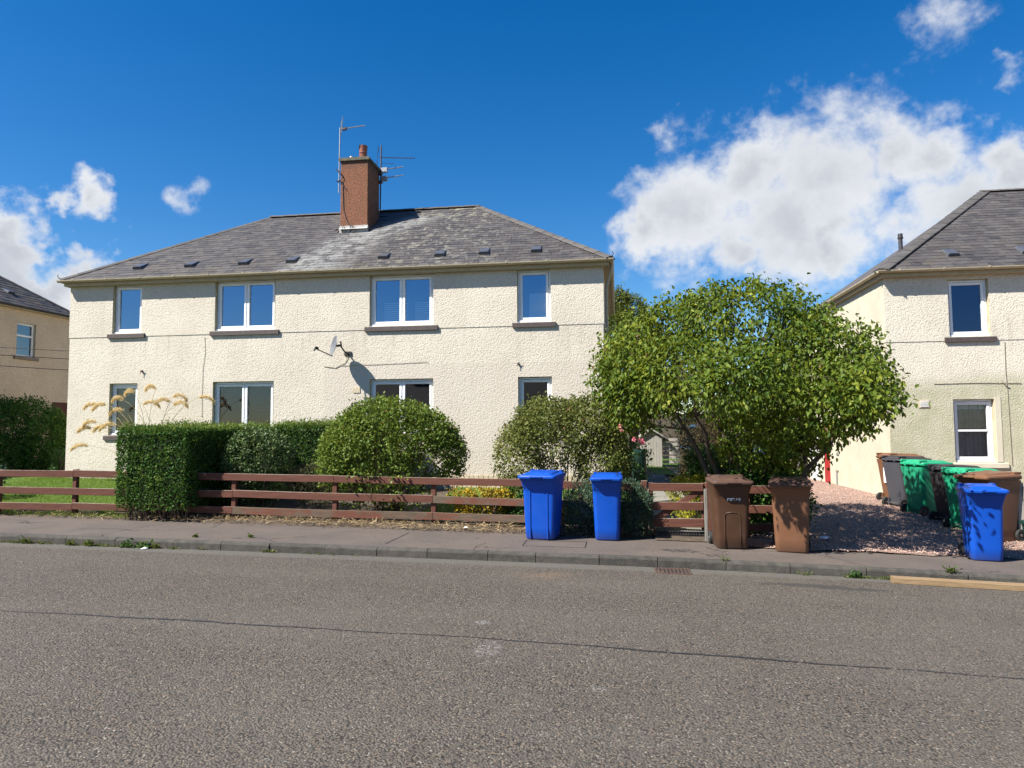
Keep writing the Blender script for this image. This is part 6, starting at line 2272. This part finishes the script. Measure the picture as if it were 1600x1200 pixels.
mb.loft([[(r_ * math.cos(a), r_ * math.sin(a), z) for a in np.linspace(0, 2 * math.pi, 21)[:-1]] for z, r_ in ((0, .13), (.4, .15), (.8, .15), (1.0, .14), (1.06, .145), (1.10, .145), (1.12, .10))])
mb.build('drum', M['green_plastic_dark'], gb, auto=40)
car = thing('parked_car', 'dark blue car parked up the drive, glimpsed between the tree stems', 'car', (2.75, 19.6, T(2.75, 19.6)), R(2))
car.scale = (1.08, 1.08, 1.16)
mb = MB()
prof = [(-.80, .22), (-.86, .45), (-.86, .72), (-.82, .86), (-.70, .93), (.70, .93), (.82, .86), (.86, .72), (.86, .45), (.80, .22)]
mb.loft([[(p[0] * k_, y_, .22 + (p[1] - .22) * h_) for p in prof] for y_, k_, h_ in ((-2.05, .86, .72), (-1.95, .96, .84), (-1.2, 1, .95), (0, 1, 1.0), (1.3, 1, 1.0), (1.85, .97, .97), (2.0, .88, .85))])
mb.build('body', M['car_paint'], car, auto=35)
mb = MB()
cab = [(-.74, .90), (-.70, 1.1), (-.60, 1.36), (-.50, 1.42), (.50, 1.42), (.60, 1.36), (.70, 1.1), (.74, .90)]
mb.loft([[(p[0], y0 + (p[1] - .9) * sl, p[1] * 1.0) for p in cab] for y0, sl in ((-1.05, .95), (-.5, .28), (1.1, -.1), (1.8, -.75))])
mb.build('windscreen', M['black_plastic'], car, auto=35)
mb = MB()
mb.loft([[(p[0] * 1.01, y_, p[1] + .012) for p in ((-.60, 1.36), (-.50, 1.42), (.50, 1.42), (.60, 1.36), (.5, 1.34), (-.5, 1.34))] for y_ in (-.52, 1.35)])
mb.build('roof', M['car_paint'], car)
for sx_ in (-1, 1):
    for yy in (-1.25, 1.25):
        mb = MB()
        mb.tube([(sx_ * .66, yy, .31), (sx_ * .85, yy, .31)], .31, 20)
        wo = mb.build('wheel', M['rubber'], car, auto=40)
        mb = MB()
        mb.tube([(sx_ * .84, yy, .31), (sx_ * .858, yy, .31)], .19, 14)
        mb.build('hub', M['metal'], wo)
    mb = MB()
    mb.bbox(sx_ * .62 - .13, sx_ * .62 + .13, -2.03, -1.96, .58, .72, .02)
    mb.build('headlight', M['metal'], car)
mb = MB()
mb.bbox(-.26, .26, -2.07, -2.04, .36, .47, .005)
mb.build('number_plate', M['white_print'], car)
far = thing('garden_hedge', 'far green hedge closing off the back gardens beyond the tree', 'hedge')
fb = [(x_, 41 + random.uniform(-.6, .6), .9, 1.6, .8, random.uniform(2.2, 3.4)) for x_ in np.arange(-14, 22, 1.7)]
crown(fb, 5200, 7, .12, .17, .5, M['lf_far'], 'foliage', far, shell=.9)
mb = MB()
mb.box(-15, 22, 40.9, 41.3, -.3, 2.6)
mb.build('solid_core', M['bark'], far)
bf = thing('board_fence', 'dark board fence between the tan house and the cream block', 'fence')
for i in range(24):
    mb = MB()
    x = LX + .1 + i * .172
    mb.bbox(x, x + .16, 21.5, 21.53, .2, 1.85, .004)
    mb.build('board', M['rail_red'], bf)
